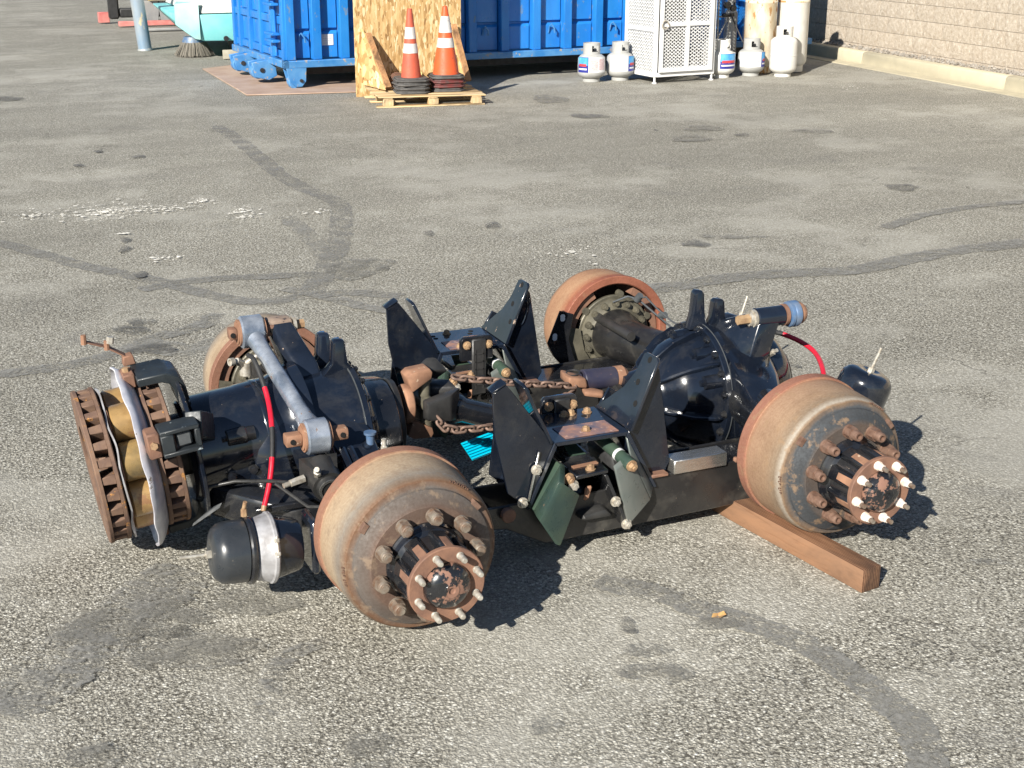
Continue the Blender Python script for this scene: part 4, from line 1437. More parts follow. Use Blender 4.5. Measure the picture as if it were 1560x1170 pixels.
# carrier nose, a long painted drum lying along the truck
NC = V((0, 0, .325))
b = B()
b.lathe((-.475, 0, .312), (math.cos(R(5.5)), 0, math.sin(R(5.5))), [(0, 0), (0, .160), (.012, .170), (.02, .172), (.19, .172), (.20, .174), (.30, .178), (.335, .19), (.36, .205), (.40, .21), (.40, 0)], 72)
nose = part('carrier_nose', b, 'black', AL, 0, 35)
for x, th in ():
    b = B()
    rr = lambda r: (x, r*math.sin(th-PI/2)*1.0, .325+r*math.cos(th-PI/2))
    b.cyl((x, -.165*math.cos(th-PI), .325-.165*math.sin(th-PI)*-1), (x, -.2, .325+.05), .02, .017, 14)
    part('boss', b, 'black', nose)
b = B()
b.lathe((-.365, -.150, .392), (1, 0, .09), [(0, 0), (0, .022), (.004, .026), (.060, .028), (.066, .024), (.09, .024), (.092, 0)], 24)
b.cyl((-.380, -.150, .390), (-.364, -.150, .392), .012, .012, 6)
part('side_boss', b, 'black_worn', nose, 0, 35)
b = B()
b.lathe((-.23, 0, .3356), (math.cos(R(5.5)), 0, math.sin(R(5.5))), [(0, .16), (0, .1765), (.004, .1785), (.018, .1785), (.022, .1765), (.022, .16), (0, .16)], 64)
part('nose_band', b, 'black', nose, 0, 35)
for x, z in ((-.36, .27), (-.29, .285), (-.2, .31)):
    b = B()
    y = -math.sqrt(max(0, .172**2-(z-.325)**2))
    b.cyl((x, y+.01, z), (x, y-.018, z+.003), .017, .015, 14)
    b.cyl((x, y-.018, z+.003), (x, y-.030, z+.005), .010, .009, 6)
    part('nose_boss', b, 'black_worn', nose)
b = B()
b.hull([(-.11, -.02, .46), (.0, -.02, .46), (-.11, .12, .46), (.01, .12, .47), (-.085, .02, .55), (-.015, .01, .545), (-.13, .155, .60), (-.055, .145, .605), (-.135, .215, .61), (-.06, .215, .615), (-.135, .205, .655), (-.06, .205, .66), (-.13, .155, .655), (-.06, .15, .655)])
tw = part('rod_bracket', b, 'black_scuff', AL, .008, 38, 2)
b = B()
b.box((-.14, .150, .612), (-.055, .215, .664))
part('bracket_pad', b, 'rust_tan', tw, .01, 38, 2)
b = B()
b.cyl((-.052, .175, .635), (-.042, .175, .635), .030, None, 24)
part('washer', b, 'bolt_zinc', tw)
b = B()
b.cyl((-.042, .175, .635), (-.012, .175, .635), .017, .016, 6)
part('pivot_bolt', b, 'bolt_tan', tw)
lug(AL, .045, -.02, .495, .044, .135, .15, 'black')
lug(AL, .03, .10, .485, .044, .135, .13, 'black_scuff')
b = B()
b.hull([(-.085, -.24, .27), (.10, -.24, .27), (-.085, -.42, .27), (.09, -.42, .27), (-.07, -.06, .47), (.08, -.06, .47), (-.07, -.3, .35), (.08, -.3, .35), (-.06, -.42, .315), (.07, -.42, .315)])
part('housing_shoulder', b, 'black', AL, .012, 38, 2)
b = B()
b.cyl((.055, -.30, .35), (.055, -.30, .395), .012, .014, 12)
b.cyl((.055, -.30, .395), (.055, -.30, .402), .020, .020, 16)
part('breather_cap', b, 'eye_blue', AL)
b = B()
b.cyl((.09, -.33, .335), (.09, -.33, .360), .012, .011, 6)
b.cyl((.09, -.33, .36), (.09, -.33, .383), .008, .008, 10)
part('sensor_plug', b, 'bolt_zinc', AL)
chamber(AL, (-.268, -.585, .204), (-.522, -.585, .220), True)
b = B()
b.hull([(-.24, -.64, .12), (-.24, -.53, .12), (-.24, -.64, .29), (-.24, -.53, .29), (-.215, -.64, .12), (-.215, -.53, .12), (-.215, -.64, .29), (-.215, -.53, .29)])
b.beam((-.22, -.585, .20), (-.03, -.60, .17), .05, .06)
b.beam((-.13, -.56, .22), (-.13, -.56, .30), .05, .05)
part('chamber_bracket', b, 'black', AL, .008)
b = B()
b.prism([(-.20, -.62, .25), (-.12, -.62, .30), (-.07, -.62, .34), (-.07, -.62, .17), (-.20, -.62, .12)], (0, .03, 0))
part('slack_adjuster', b, 'black', AL, .01)
b = B()
b.hull([(-.43, -.13, .13), (-.43, .12, .13), (-.04, -.30, .07), (-.04, .22, .07), (-.43, -.15, .24), (-.43, .14, .24), (-.04, -.34, .22), (-.04, .24, .22), (-.20, -.34, .10), (-.22, -.33, .20)])
part('lower_casting', b, 'black_worn', AL, .02, 38, 2)
b = B()
b.box((-.33, -.345, .205), (-.10, -.325, .225))
for i in range(3):
    b.cyl((-.36+.11*i, -.27, .16), (-.365+.11*i, -.345, .15), .016, .014, 10)
part('casting_web', b, 'black_worn', AL, .003)
# relay valve with pipes on the near side
b = B()
b.cyl((-.13, -.36, .33), (-.13, -.46, .31), .052, .050, 20)
b.cyl((-.13, -.46, .31), (-.13, -.475, .307), .04, .036, 20)
b.hull([(-.19, -.35, .29), (-.07, -.35, .29), (-.19, -.35, .37), (-.07, -.35, .37), (-.17, -.42, .30), (-.09, -.42, .30), (-.17, -.42, .36), (-.09, -.42, .36)])
rv = part('relay_valve', b, 'black_cast', AL, 0, 35)
b = B()
b.lathe((-.13, -.475, .307), (0, -1, -.2), [(0, .036), (.004, .036), (.004, .028), (0, .028), (0, .036)], 24)
part('valve_rim', b, 'block_steel', rv)
for p0, p1, m in (((-.19, -.40, .325), (-.235, -.41, .32), 'bolt_zinc'), ((-.16, -.45, .35), (-.17, -.48, .375), 'bolt_zinc'), ((-.075, -.45, .29), (-.07, -.47, .262), 'bolt_tan'), ((-.05, -.55, .235), (-.03, -.60, .26), 'bolt_zinc')):
    b = B()
    b.cyl(p0, p1, .013, .012, 6)
    b.cyl(p1, V(p1)+(V(p1)-V(p0))*.5, .008, .008, 10)
    part('pipe_fitting', b, m, rv)
b = B()
b.tube([(-.44, -.20, .262), (-.36, -.22, .275), (-.28, -.33, .305), (-.23, -.405, .32)], .006, 10)
part('grey_pipe', b, 'black_cast', rv)
b = B()
b.tube([(-.27, -.37, .31), (-.20, -.47, .262), (-.13, -.50, .262), (-.08, -.48, .268)], .0055, 8)
part('thin_pipe', b, 'black_cast', rv)
b = B()
for x in (-.045, -.02):
    b.tube([(x, -.33, .37), (x-.005, -.43, .345), (x, -.47, .29), (x+.01, -.52, .20)], .011, 8)
part('black_pipe', b, 'black', rv)
b = B()
b.hull([(-.02, -.655, .28), (.16, -.655, .30), (-.02, -.655, .20), (.16, -.655, .2), (-.02, -.54, .30), (.14, -.50, .33), (-.02, -.54, .2), (.14, -.5, .2)])
part('brake_bracket', b, 'black_cast', AL, .012)
# fittings by the far drum
t_ = (-.205, .30, .47)
b = B()
b.cyl((-.19, .30, .44), (-.19, .30, .485), .022, .020, 14)
b.cyl((-.19, .30, .47), (-.225, .28, .50), .012, .012, 10)
b.lathe((-.235, .275, .50), (-1, -.4, .1), [(0, 0), (0, .014), (.016, .014), (.016, .009), (.006, .008), (.006, 0)], 16)
b.cyl((-.19, .30, .48), (-.15, .28, .51), .010, .009, 10)
part('air_valve', b, 'bolt_zinc', AL)

# ---- right axle
AR = thing('drive_axle', 'black truck axle with orange rusty drums and a big ribbed dome, propped on the timber', 'truck axle', (1.413, -.014, .002), 'pair of truck drive axles', True, -.0109)
make_axle(AR, ZR, 'drum_orange', 'drum_far', 'short', 'nut_rust', True, .05, .12)
oR, aR = bowl(AR, ZR-.02, -1, 0., .072, .8)
b = B()
b.lathe(oR, aR, [(.0915, 0), (.0915, .222), (.105, .220), (.125, .212), (.150, .202), (.185, .192), (.215, .176), (.24, .152), (.262, .128), (.28, .11), (.33, .098), (.385, .088), (.39, .06), (.39, 0)], 72)
dome = part('ribbed_dome', b, 'black', AR, 0, 35)
for i, th in enumerate((.35, 1.05, 1.75, 2.45, 3.3, 4.1, 5.0, 5.75)):
    b = B()
    u = V((0, math.cos(th), math.sin(th)))
    t = V((0, -math.sin(th), math.cos(th)))*.014
    pts = [(.0912, .20), (.0912, .238), (.130, .240), (.16, .226), (.20, .210), (.25, .170), (.30, .124), (.30, .08)]
    b.prism([oR+aR*s+u*r-t*.5 for s, r in pts], t)
    part('dome_rib', b, 'black', dome, .003)
for th, r in ((2.7, .205), (2.15, .20), (1.4, .20)):
    u = V((0, math.cos(th), math.sin(th)))
    b = B()
    b.cyl(oR+aR*.09+u*r, oR+aR*.155+u*r, .030, .024, 18)
    b.cyl(oR+aR*.155+u*r, oR+aR*.168+u*r, .013, .012, 6)
    part('dome_boss', b, 'black', dome)
lug(AR, -.012, .005, .500, .036, .145, .080)
lug(AR, .070, .0, .490, .040, .115, .10, 'black')
b = B()
b.hull([(0.0400, .04, .50), (0.1100, .04, .50), (0.0400, -.06, .47), (0.0700, -.20, .34), (0.1550, -.19, .34), (0.0650, -.16, .42), (0.1650, -.165, .42), (0.1400, -.125, .555), (0.2250, -.125, .555), (0.1400, -.185, .555), (0.2250, -.185, .555), (0.1500, -.14, .585), (0.2250, -.14, .59), (0.1500, -.17, .585), (0.2250, -.17, .59), (0.1900, .06, .44)])
tw = part('rod_bracket', b, 'black', AR, .008, 38, 2)
b = B()
b.cyl((0.1350, -.152, .562), (0.2500, -.152, .562), .037, .037, 28)
part('bracket_eye', b, 'black_scuff', tw, .003)
b = B()
b.cyl((0.1220, -.152, .562), (0.1340, -.152, .562), .033, None, 24)
b.cyl((0.1100, -.152, .562), (0.1220, -.152, .562), .025, .028, 24)
part('washer', b, 'bolt_zinc', tw)
b = B()
b.cyl((0.0650, -.152, .562), (0.1100, -.152, .562), .018, .018, 6)
part('pivot_bolt', b, 'bolt_tan', tw)
b = B()
b.lathe((0.2510, -.152, .562), (1, 0, 0), [(0, 0), (0, .040), (.012, .040), (.014, .034), (.018, 0)], 30)
part('bushing_flange', b, 'rust', tw)
b = B()
b.lathe((0.2680, -.152, .562), (1, 0, 0), [(0, 0), (0, .036), (.006, .046), (.014, .048), (.018, .044), (.024, .048), (.040, .048), (.046, .042), (.048, 0)], 36)
part('bushing', b, 'eye_blue', tw)
b = B()
b.lathe((0.3165, -.152, .562), (1, 0, 0), [(0, 0), (0, .040), (.010, .040), (.024, .030), (.026, 0)], 30)
part('bushing_cap', b, 'rust_bright', tw)
b = B()
b.hull([(.02, -.20, .12), (.22, -.20, .12), (.01, -.24, .29), (.22, -.22, .29), (-.03, -.46, .27), (.08, -.46, .27), (.02, -.10, .475), (.22, -.10, .45), (.01, -.27, .40), (.17, -.27, .385), (-.03, -.46, .345), (.07, -.46, .345), (0, -.46, .22), (.06, -.46, .22)])
part('housing_shoulder', b, 'black', AR, .015, 38, 2)
b = B()
b.cyl((.20, -.165, .425), (.205, -.185, .438), .012, .011, 6)
b.cyl((.205, -.185, .438), (.208, -.198, .447), .007, .007, 10)
part('breather_plug', b, 'bolt_zinc', AR)
chamber(AR, (.232, -.570, .238), (.309, -.607, .483), False, False)
b = B()
b.hull([(.16, -.60, .20), (.30, -.60, .20), (.16, -.53, .20), (.30, -.53, .20), (.16, -.60, .226), (.30, -.60, .222), (.16, -.53, .226), (.30, -.53, .222)])
b.beam((.05, -.56, .27), (.22, -.565, .21), .05, .05)
part('chamber_bracket', b, 'black', AR, .006)
chamber(AR, (.472, .58, .094), (.547, .58, .332), False, False)
b = B()
b.beam((.05, .56, .27), (.30, .57, .17), .05, .05)
b.beam((.29, .57, .175), (.49, .58, .088), .07, .02)
part('chamber_bracket', b, 'black', AR, .006)
b = B()
tipR = V((0, HALF-.34, ZR))
pts = [(-.118, .415), (-.075, .398), (-.065, .22), (-.01, .095), (-.045, .04), (-.115, .12), (-.165, .27)]
sh = [(-.267, .426), (-.205, .405), (-.225, .30), (-.20, .22), (-.165, .13), (-.18, .125), (-.234, .172), (-.29, .235), (-.321, .295)]
b.prism([(x, .640, z) for x, z in sh], (0, .005, 0))
ds = part('slotted_shield', b, 'black_worn', AR, .0015)
for x, z in ((-.254, .395), (-.288, .318)):
    b = B()
    b.lathe((x, .6395, z), (0, -1, 0), [(-.001, 0), (-.001, .013), (.0004, .013), (.0004, 0)], 16, sq=lambda t: .7+.5*abs(math.cos(t)))
    part('slot_light', b, 'label_white', ds)  # pale oval painted for sunlit ground showing through the shield
b = B()
b.tube([(.06, .64, .44), (.09, .58, .46), (.10, .50, .43), (.12, .42, .40), (.14, .32, .38)], .0035, 8)
b.tube([(-.02, .66, .43), (.04, .645, .452), (.08, .63, .44), (.11, .54, .40), (.11, .40, .38)], .004, 8)
b.cyl((.07, .62, .44), (.075, .60, .465), .016, .014, 10)
b.cyl((.115, .50, .40), (.12, .47, .41), .014, .014, 10)
part('sensor_cable', b, 'dull_grey', AR)

# ------------------------------------------------------------------ link rod lying across the left axle
TR = thing('link_rod', 'bare grey steel link rod with rusty pins lying across the left axle', 'rod', (-.17, -.1, .5))
pA, pB = V((-.195, .165, .632)), V((-.122, -.325, .425))
d = (pB-pA).normalized()
b = B()
b.tube([pA+d*.045, pA+d*.075, pA+d*.12, pB-d*.12, pB-d*.08, pB-d*.045], [.033, .028, .0265, .0265, .029, .036], 24)
part('rod', b, 'steel_blue', TR, 0, 50)
for p, w, r in ((pA, .038, .054), (pB, .036, .055)):
    b = B()
    b.lathe(p-V((w, 0, 0)), (1, 0, 0), [(0, 0), (0, r-.006), (.005, r), (2*w-.005, r), (2*w, r-.006), (2*w, 0)], 40)
    e = part('eye', b, 'steel_blue', TR, 0, 35)
    for sx in (-1, 1):
        b = B()
        b.lathe(p+V((sx*(w+.0003), 0, 0)), (sx, 0, 0), [(0, 0), (0, r-.010), (.006, r-.010), (.007, r-.016), (.010, r-.016), (.011, r-.020), (.011, 0)], 32)
        part('bushing_rim', b, 'rust_bright', e, 0, 35)
        b = B()
        x0 = sx*(w+.0113)
        Lp = .050 if p is pB else .026
        hh = .019
        b.hull([p+V((x0+sx*q2, y, z)) for q2 in (0, Lp) for y, z in ((-.021, hh), (.021, hh), (.021, -hh), (-.021, -hh), (-.026, 0), (.026, 0))])
        pn = part('pin_end', b, 'rust_bright' if p is pB else 'rust', e, .005, 38, 2)
        b = B()
        b.cyl(p+V((x0+sx*Lp*.62, -.0275, 0)), p+V((x0+sx*Lp*.62, -.0195, 0)), .0085, None, 12)
        part('pin_hole_shade', b, 'dot_black', e)

# ------------------------------------------------------------------ driveline retarder on the carrier nose
RT = thing('driveline_retarder', 'driveline retarder with rusty vented discs and gold coils bolted to the left axle nose', 'retarder', (-.62, 0, .30), None)
RT.rotation_euler = (0, -R(7), 0)
RT.location += V((.012, 0, .020))
ZC = .300
def rotor(x0, x1, r1, inner):
    b = B()
    t = .013
    o = V((x0, 0, ZC))
    L = x1-x0
    b.lathe(o, (1, 0, 0), [(0, inner), (0, r1-.003), (.003, r1), (t, r1), (t, inner), (0, inner)], 72)
    b.lathe(o, (1, 0, 0), [(L-t, inner), (L-t, r1), (L-.003, r1), (L, r1-.003), (L, inner), (L-t, inner)], 72)
    rt = part('rotor', b, 'rust_disc', RT, 0, 35)
    vb = B()
    n = 28
    w = .0125
    vb.hull([(x, y, z) for x, k in ((t-.001, .85), (L-t+.001, 1.25)) for y, z in ((-w*k, inner+.005), (w*k, inner+.005), (-w*1.15*k, r1-.004), (w*.9*k, r1-.004))])
    me = vb.mesh('vane', M['rust_disc'], .002)
    for i in range(n):
        link('vane', me, rt, V((x0, 0, ZC))-OFF, (2*PI*i/n+.05, 0, 0))
    return rt
r1 = rotor(-.775, -.708, .245, .135)
r2 = rotor(-.590, -.521, .238, .135)
b = B()
b.lathe((-.745, 0, ZC), (1, 0, 0), [(0, 0), (0, .06), (.02, .07), (.03, .13), (.045, .14), (.055, .09), (.06, 0)], 40)
for i in range(6):
    th = i*PI/3
    u = V((0, math.cos(th), math.sin(th)))
    b.beam(V((-.735, 0, ZC))+u*.05, V((-.735, 0, ZC))+u*.15, .03, .03, (1, 0, 0))
part('hub', b, 'rust_disc', RT)
b = B()
b.lathe((-.70, 0, ZC), (1, 0, 0), [(0, 0), (0, .10), (.24, .10), (.24, 0)], 32)
part('core', b, 'dark', RT)
for i in range(8):
    th = 2*PI*(i+.5)/8+R(4)
    c = V((-.69, .163*math.cos(th), ZC+.163*math.sin(th)))
    b = B()
    b.lathe(c, (1, 0, 0), [(0, 0), (0, .054), (.006, .061), (.078, .061), (.084, .056), (.084, 0)], 32)
    cl = part('coil', b, 'brass' if i % 3 else 'brass_dull', RT, 0, 35)
    b = B()
    b.lathe(c-V((.010, 0, 0)), (1, 0, 0), [(0, 0), (0, .050), (.003, .066), (.008, .066), (.010, .05), (.010, 0)], 8, phase=.4)
    part('pole_shoe', b, 'rust', cl, 0, 25)
def wavy(x0, r0, rr, amp, lip, mat, nm, thick, seed, n=96, m=7):
    rd = random.Random(seed)
    b = B()
    ph = [rd.uniform(0, 6) for _ in range(4)]
    F = lambda u, th: (x0+lip*u**2.2+amp*u*(math.sin(8*th+ph[0])*.7+math.sin(13*th+ph[1])*.3), r0+(rr-r0)*u+.006*u*math.sin(8*th+ph[2])+.004*u*math.sin(5*th+ph[3]))
    for side in (0, 1):
        for k in range(n):
            th = 2*PI*k/n
            for j in range(m+1):
                x, r = F(j/m, th)
                b.v.append(V((x+side*thick, r*math.cos(th), ZC+r*math.sin(th))))
    q2 = n*(m+1)
    for k in range(n):
        k2 = (k+1) % n
        for j in range(m):
            a, c, e, f = k*(m+1)+j, k2*(m+1)+j, k2*(m+1)+j+1, k*(m+1)+j+1
            b.f.append((a, c, e, f))
            b.f.append((q2+f, q2+e, q2+c, q2+a))
        a, c = k*(m+1)+m, k2*(m+1)+m
        b.f.append((a, c, q2+c, q2+a))
    return part(nm, b, mat, RT, 0, 60)
wavy(-.6965, .10, .240, .004, -.006, 'silver_white', 'thin_plate', .005, 2)
# the stator plate: a dished aluminium sheet, its lip flaring out over the coils
b = B()
n, m = 96, 12
rd = random.Random(4)
for side in (0, 1):
    for k in range(n):
        th = 2*PI*k/n
        for j in range(m+1):
            u = j/m
            if u < .55:
                x, r = -.588, .10+.125*u/.55
            else:
                w = (u-.55)/.45
                x = -.588-.050*w
                r = .225+.068*math.sin(w*PI/2)
            wob = (math.sin(8*th+1.2)*.6+math.sin(3*th)*.4)
            x += .006*wob*max(0, u-.4)+.003*math.sin(17*th)*max(0, u-.5)
            r += .005*wob*max(0, u-.5)
            b.v.append(V((x, (r-side*.004)*math.cos(th), ZC+(r-side*.004)*math.sin(th)))+V((side*-.002, 0, 0)))
q2 = n*(m+1)
for k in range(n):
    k2 = (k+1) % n
    for j in range(m):
        a, c, e, f = k*(m+1)+j, k2*(m+1)+j, k2*(m+1)+j+1, k*(m+1)+j+1
        b.f.append((a, c, e, f))
        b.f.append((q2+f, q2+e, q2+c, q2+a))
    a, c = k*(m+1)+m, k2*(m+1)+m
    b.f.append((a, c, q2+c, q2+a))
part('stator_plate', b, 'silver', RT, 0, 60)
# bridge brackets from the nose over the inner disc to the stator
for i, th in enumerate((R(95), R(275))):
    u = V((0, math.cos(th), math.sin(th)))
    t = V((0, -math.sin(th), math.cos(th)))
    O = V((0, 0, ZC))
    w = .065 if i == 0 else .045
    b = B()
    prof = [(-.440, .155), (-.445, .222), (-.460, .260), (-.497, .280), (-.585, .282), (-.585, .255), (-.515, .253), (-.492, .243), (-.48, .215), (-.475, .155)]
    b.prism([O+V((x, 0, 0))+u*r-t*w for x, r in prof], t*(2*w))
    br = part('bridge_bracket', b, 'grey_bracket', RT, .003)
    b = B()
    b.hull([O+V((x, 0, 0))+u*r+t*s_ for x in (-.622, -.586) for r in (.244, .290) for s_ in (-.034, .034)])
    part('rusty_block', b, 'rust', br, .004)
    b = B()
    b.cyl(O+V((-.606, 0, 0))+u*.290, O+V((-.606, 0, 0))+u*.302, .012, .011, 6)
    part('block_bolt', b, 'bolt_tan', br)
# near bracket carries a box frame with a window
b = B()
yb = -.30
for (xa, xb, za, zb_) in ((-.575, -.553, ZC-.035, ZC+.165), (-.445, -.423, ZC-.035, ZC+.165)):
    pass
fz0, fz1 = .398, .482
b.box((-.578, yb-.03, fz1-.014), (-.462, yb+.055, fz1))
b.box((-.578, yb-.03, fz0), (-.462, yb+.055, fz0+.014))
b.box((-.578, yb-.03, fz0+.0141), (-.540, yb+.055, fz1-.0141))
b.box((-.478, yb-.03, fz0+.0141), (-.462, yb+.055, fz1-.0141))
bf = part('box_bracket', b, 'grey_bracket', RT, .003)
b = B()
b.box((-.532, yb-.016, fz0+.020), (-.487, yb+.02, fz1-.017))
part('window_block', b, 'dull_grey', bf, .006)
b = B()
b.beam((-.47, yb+.03, .46), (-.42, -.16, .40), .05, .08)
part('bracket_web', b, 'grey_bracket', bf, .003)
b = B()
b.box((-.618, yb-.02, fz0+.002), (-.5785, yb+.05, fz1-.002))
part('rusty_block', b, 'rust', bf, .005)
b = B()
b.cyl((-.600, yb-.021, .445), (-.600, yb-.034, .447), .012, .011, 6)
part('block_bolt', b, 'bolt_tan', bf)
LEVER = V((0, 0, -.014))
b = B()
b.lathe((-.476, 0, ZC), (1, 0, 0), [(0, .14), (0, .250), (.003, .254), (.011, .254), (.014, .250), (.014, .14), (0, .14)], 72)
part('shroud_ring', b, 'black', RT, 0, 35)
# bent rusty lever on the top bracket
b = B()
b.hull([(-.605, .03, .600), (-.565, .03, .600), (-.605, .07, .600), (-.565, .07, .600), (-.60, .03, .630), (-.57, .03, .632), (-.60, .07, .630), (-.57, .07, .632)])
b.v = [p+LEVER for p in b.v]
lv = part('lever', b, 'rust', RT, .003)
b = B()
b.beam((-.590, .055, .628), (-.640, .06, .668), .030, .005)
b.beam((-.640, .06, .668), (-.705, .06, .702), .026, .005)
b.v = [p+LEVER for p in b.v]
part('lever_arm', b, 'rust', lv, .001)
for p in ((-.640, .05, .672), (-.703, .05, .705)):
    b = B()
    b.cyl(V(p)-V((0, 0, .012)), V(p)+V((.004, 0, .018)), .009, .008, 8)
    b.v = [p+LEVER for p in b.v]
    part('lever_bolt', b, 'rust_bright', lv)
b = B()
b.cyl((-.628, .045, .680), (-.622, .045, .700), .012, .011, 6)
b.v = [p+LEVER for p in b.v]
part('lever_nut', b, 'bolt_zinc', lv)
# torn sheet flap hanging at the bottom
b = B()
b.hull([(-.53, -.19, .10), (-.44, -.22, .15), (-.43, -.22, .165), (-.46, -.20, .15), (-.525, -.188, .108), (-.53, -.187, .10), (-.44, -.217, .15)])
part('torn_flap', b, 'grey_bracket', RT)

# ------------------------------------------------------------------ drive shaft with its joints
DS = thing('drive_shaft', 'greasy black drive shaft with rusty yokes joining the two axles under the chain', 'drive shaft', (.45, 0, .25))
yc = V((.262, 0, .365))
b = B()
b.lathe(yc, (1, 0, 0), [(0, 0), (0, .062), (.006, .068), (.030, .068), (.034, .060), (.034, 0)], 36)
for s_ in (-1, 1):
    b.hull([yc+V((x, y, z*s_)) for x, y0, z in ((.012, .036, .105), (.03, .038, .118), (.03, .04, .05), (.095, .034, .125), (.105, .034, .110), (.10, .034, .088), (.06, .036, .082)) for y in (-y0, y0)])
part('axle_yoke', b, 'rust_bright', DS, .005, 38, 2)
b = B()
for s_ in (-1, 1):
    b.cyl(yc+V((.085, 0, .07*s_)), yc+V((.085, 0, .105*s_)), .026, .026, 18)
b.cyl(yc+V((.085, -.10, 0)), yc+V((.085, .10, 0)), .026, .026, 18)
b.cyl(yc+V((.085, 0, -.07)), yc+V((.085, 0, .07)), .020, .020, 18)
part('cross_joint', b, 'oily_iron', DS)
b = B()
b.box(tuple(yc+V((.03, -.022, -.03))), tuple(yc+V((.045, .022, .03))))
part('yoke_tab', b, 'stud_zinc', DS, .003)
b = B()
d = V((.95, -.10, -.34)).normalized()
o = yc+V((.085, 0, 0))
for s_ in (-1, 1):
    b.hull([o+V((x, y*s_, z)) for x, y, z in ((-.035, .075, .035), (-.035, .075, -.035), (-.03, .115, .03), (-.03, .115, -.03), (.06, .10, .045), (.06, .10, -.05), (.11, .05, .05), (.11, .045, -.065), (.12, .0, .035), (.12, .0, -.08))])
part('shaft_yoke', b, 'black_cast', DS, .008, 38, 2)
b = B()
b.hull([o+V(p) for p in ((-.03, .03, .10), (.03, .06, .135), (.06, .05, .14), (.10, .02, .09), (.02, .10, .08), (.0, .09, .05), (.07, .06, .05))])
part('yoke_ear', b, 'black_cast', DS, .01, 38, 2)
b = B()
b.lathe(o+d*.09, d, [(0, 0), (0, .060), (.03, .056), (.05, .046), (.42, .046), (.43, .05), (.50, .05), (.50, 0)], 32)
part('tube', b, 'black_worn', DS, 0, 35)
# stub on the right axle's pinion
b = B()
po = V((1.088, -.012, ZR-.018))
b.lathe(po, (-1, 0, 0), [(0, 0), (0, .060), (.02, .060), (.025, .05), (.06, .047), (.06, 0)], 32)
part('pinion_flange', b, 'black_cast', DS, 0, 35)
b = B()
po2 = V((1.05, .02, .345))
b.cyl((.955, .02, .352), (1.085, .02, .345), .038, .040, 28)
part('slip_tube', b, 'navy', DS, .003)
b = B()
b.lathe((1.0855, .02, .345), (1, 0, 0), [(0, 0), (0, .041), (.03, .041), (.045, .030), (.05, 0)], 28)
part('tube_cap', b, 'rust_bright', DS, 0, 35)
b = B()
b.hull([(.882, -.03, .385), (.945, -.03, .375), (.962, .0, .36), (.955, .06, .365), (.885, .06, .39), (.875, .0, .388), (.882, -.03, .35), (.955, -.03, .335), (.96, .06, .335), (.885, .06, .355)])
b.hull([(.93, -.05, .335), (1.0, -.06, .318), (1.02, -.03, .320), (.95, .03, .335), (.93, -.05, .315), (1.0, -.06, .300), (1.02, -.03, .30), (.95, .03, .315)])
yk = part('slip_yoke', b, 'rust_bright', DS, .007, 38, 2)
b = B()
b.lathe((.915, .015, .384), (-.1, -.1, 1), [(.0005, .026), (.0035, .027), (.005, .022), (.0005, .021)], 24)
part('snap_ring', b, 'dark', yk)

# ------------------------------------------------------------------ chain wrapped between the shaft joints
CH = thing('steel_chain', 'rusty steel chain wrapped from the left axle joint to the right axle yoke', 'chain', (.6, -.05, .35))
def link_mesh():
    b = B()
    hw, hl = .0115, .0135
    path = []
    for i in range(10):
        a = -PI/2+PI*i/9
        path.append((hl+hw*math.cos(a), hw*math.sin(a), 0))
    for i in range(10):
        a = PI/2+PI*i/9
        path.append((-hl+hw*math.cos(a), hw*math.sin(a), 0))
    b.tube(path, .0052, 7, True)
    return b.mesh('chain_link', M['rust_chain'], 0, 60)
lme = link_mesh()
def run(P, k0=0):
    P = [V(p) for p in P]
    seg = [(a, c, (c-a).length) for a, c in zip(P, P[1:])]
    pitch = .0315
    t, i, k = 0, 0, k0
    tot = sum(s_[2] for s_ in seg)
    while t < tot:
        u = t
        for a, c, l in seg:
            if u <= l:
                p, d = a+(c-a)*(u/l), (c-a).normalized()
                break
            u -= l
        q2 = d.to_track_quat('X', 'Z')
        e = (q2 @ Euler((R(90)*(k % 2)+R(28)+random.uniform(-.2, .2), 0, 0)).to_quaternion()).to_euler()
        link('chain_link', lme, CH, p-OFF, e)
        t += pitch
        k += 1
run([(.452, -.055, .452), (.50, -.06, .440), (.58, -.055, .423), (.66, -.05, .402), (.74, -.045, .386), (.81, -.04, .372), (.905, -.03, .352)])
run([(.352, -.10, .335), (.375, -.115, .305), (.42, -.12, .290), (.49, -.115, .283), (.56, -.11, .278), (.66, -.10, .276), (.80, -.06, .30), (.90, -.03, .335)], 1)

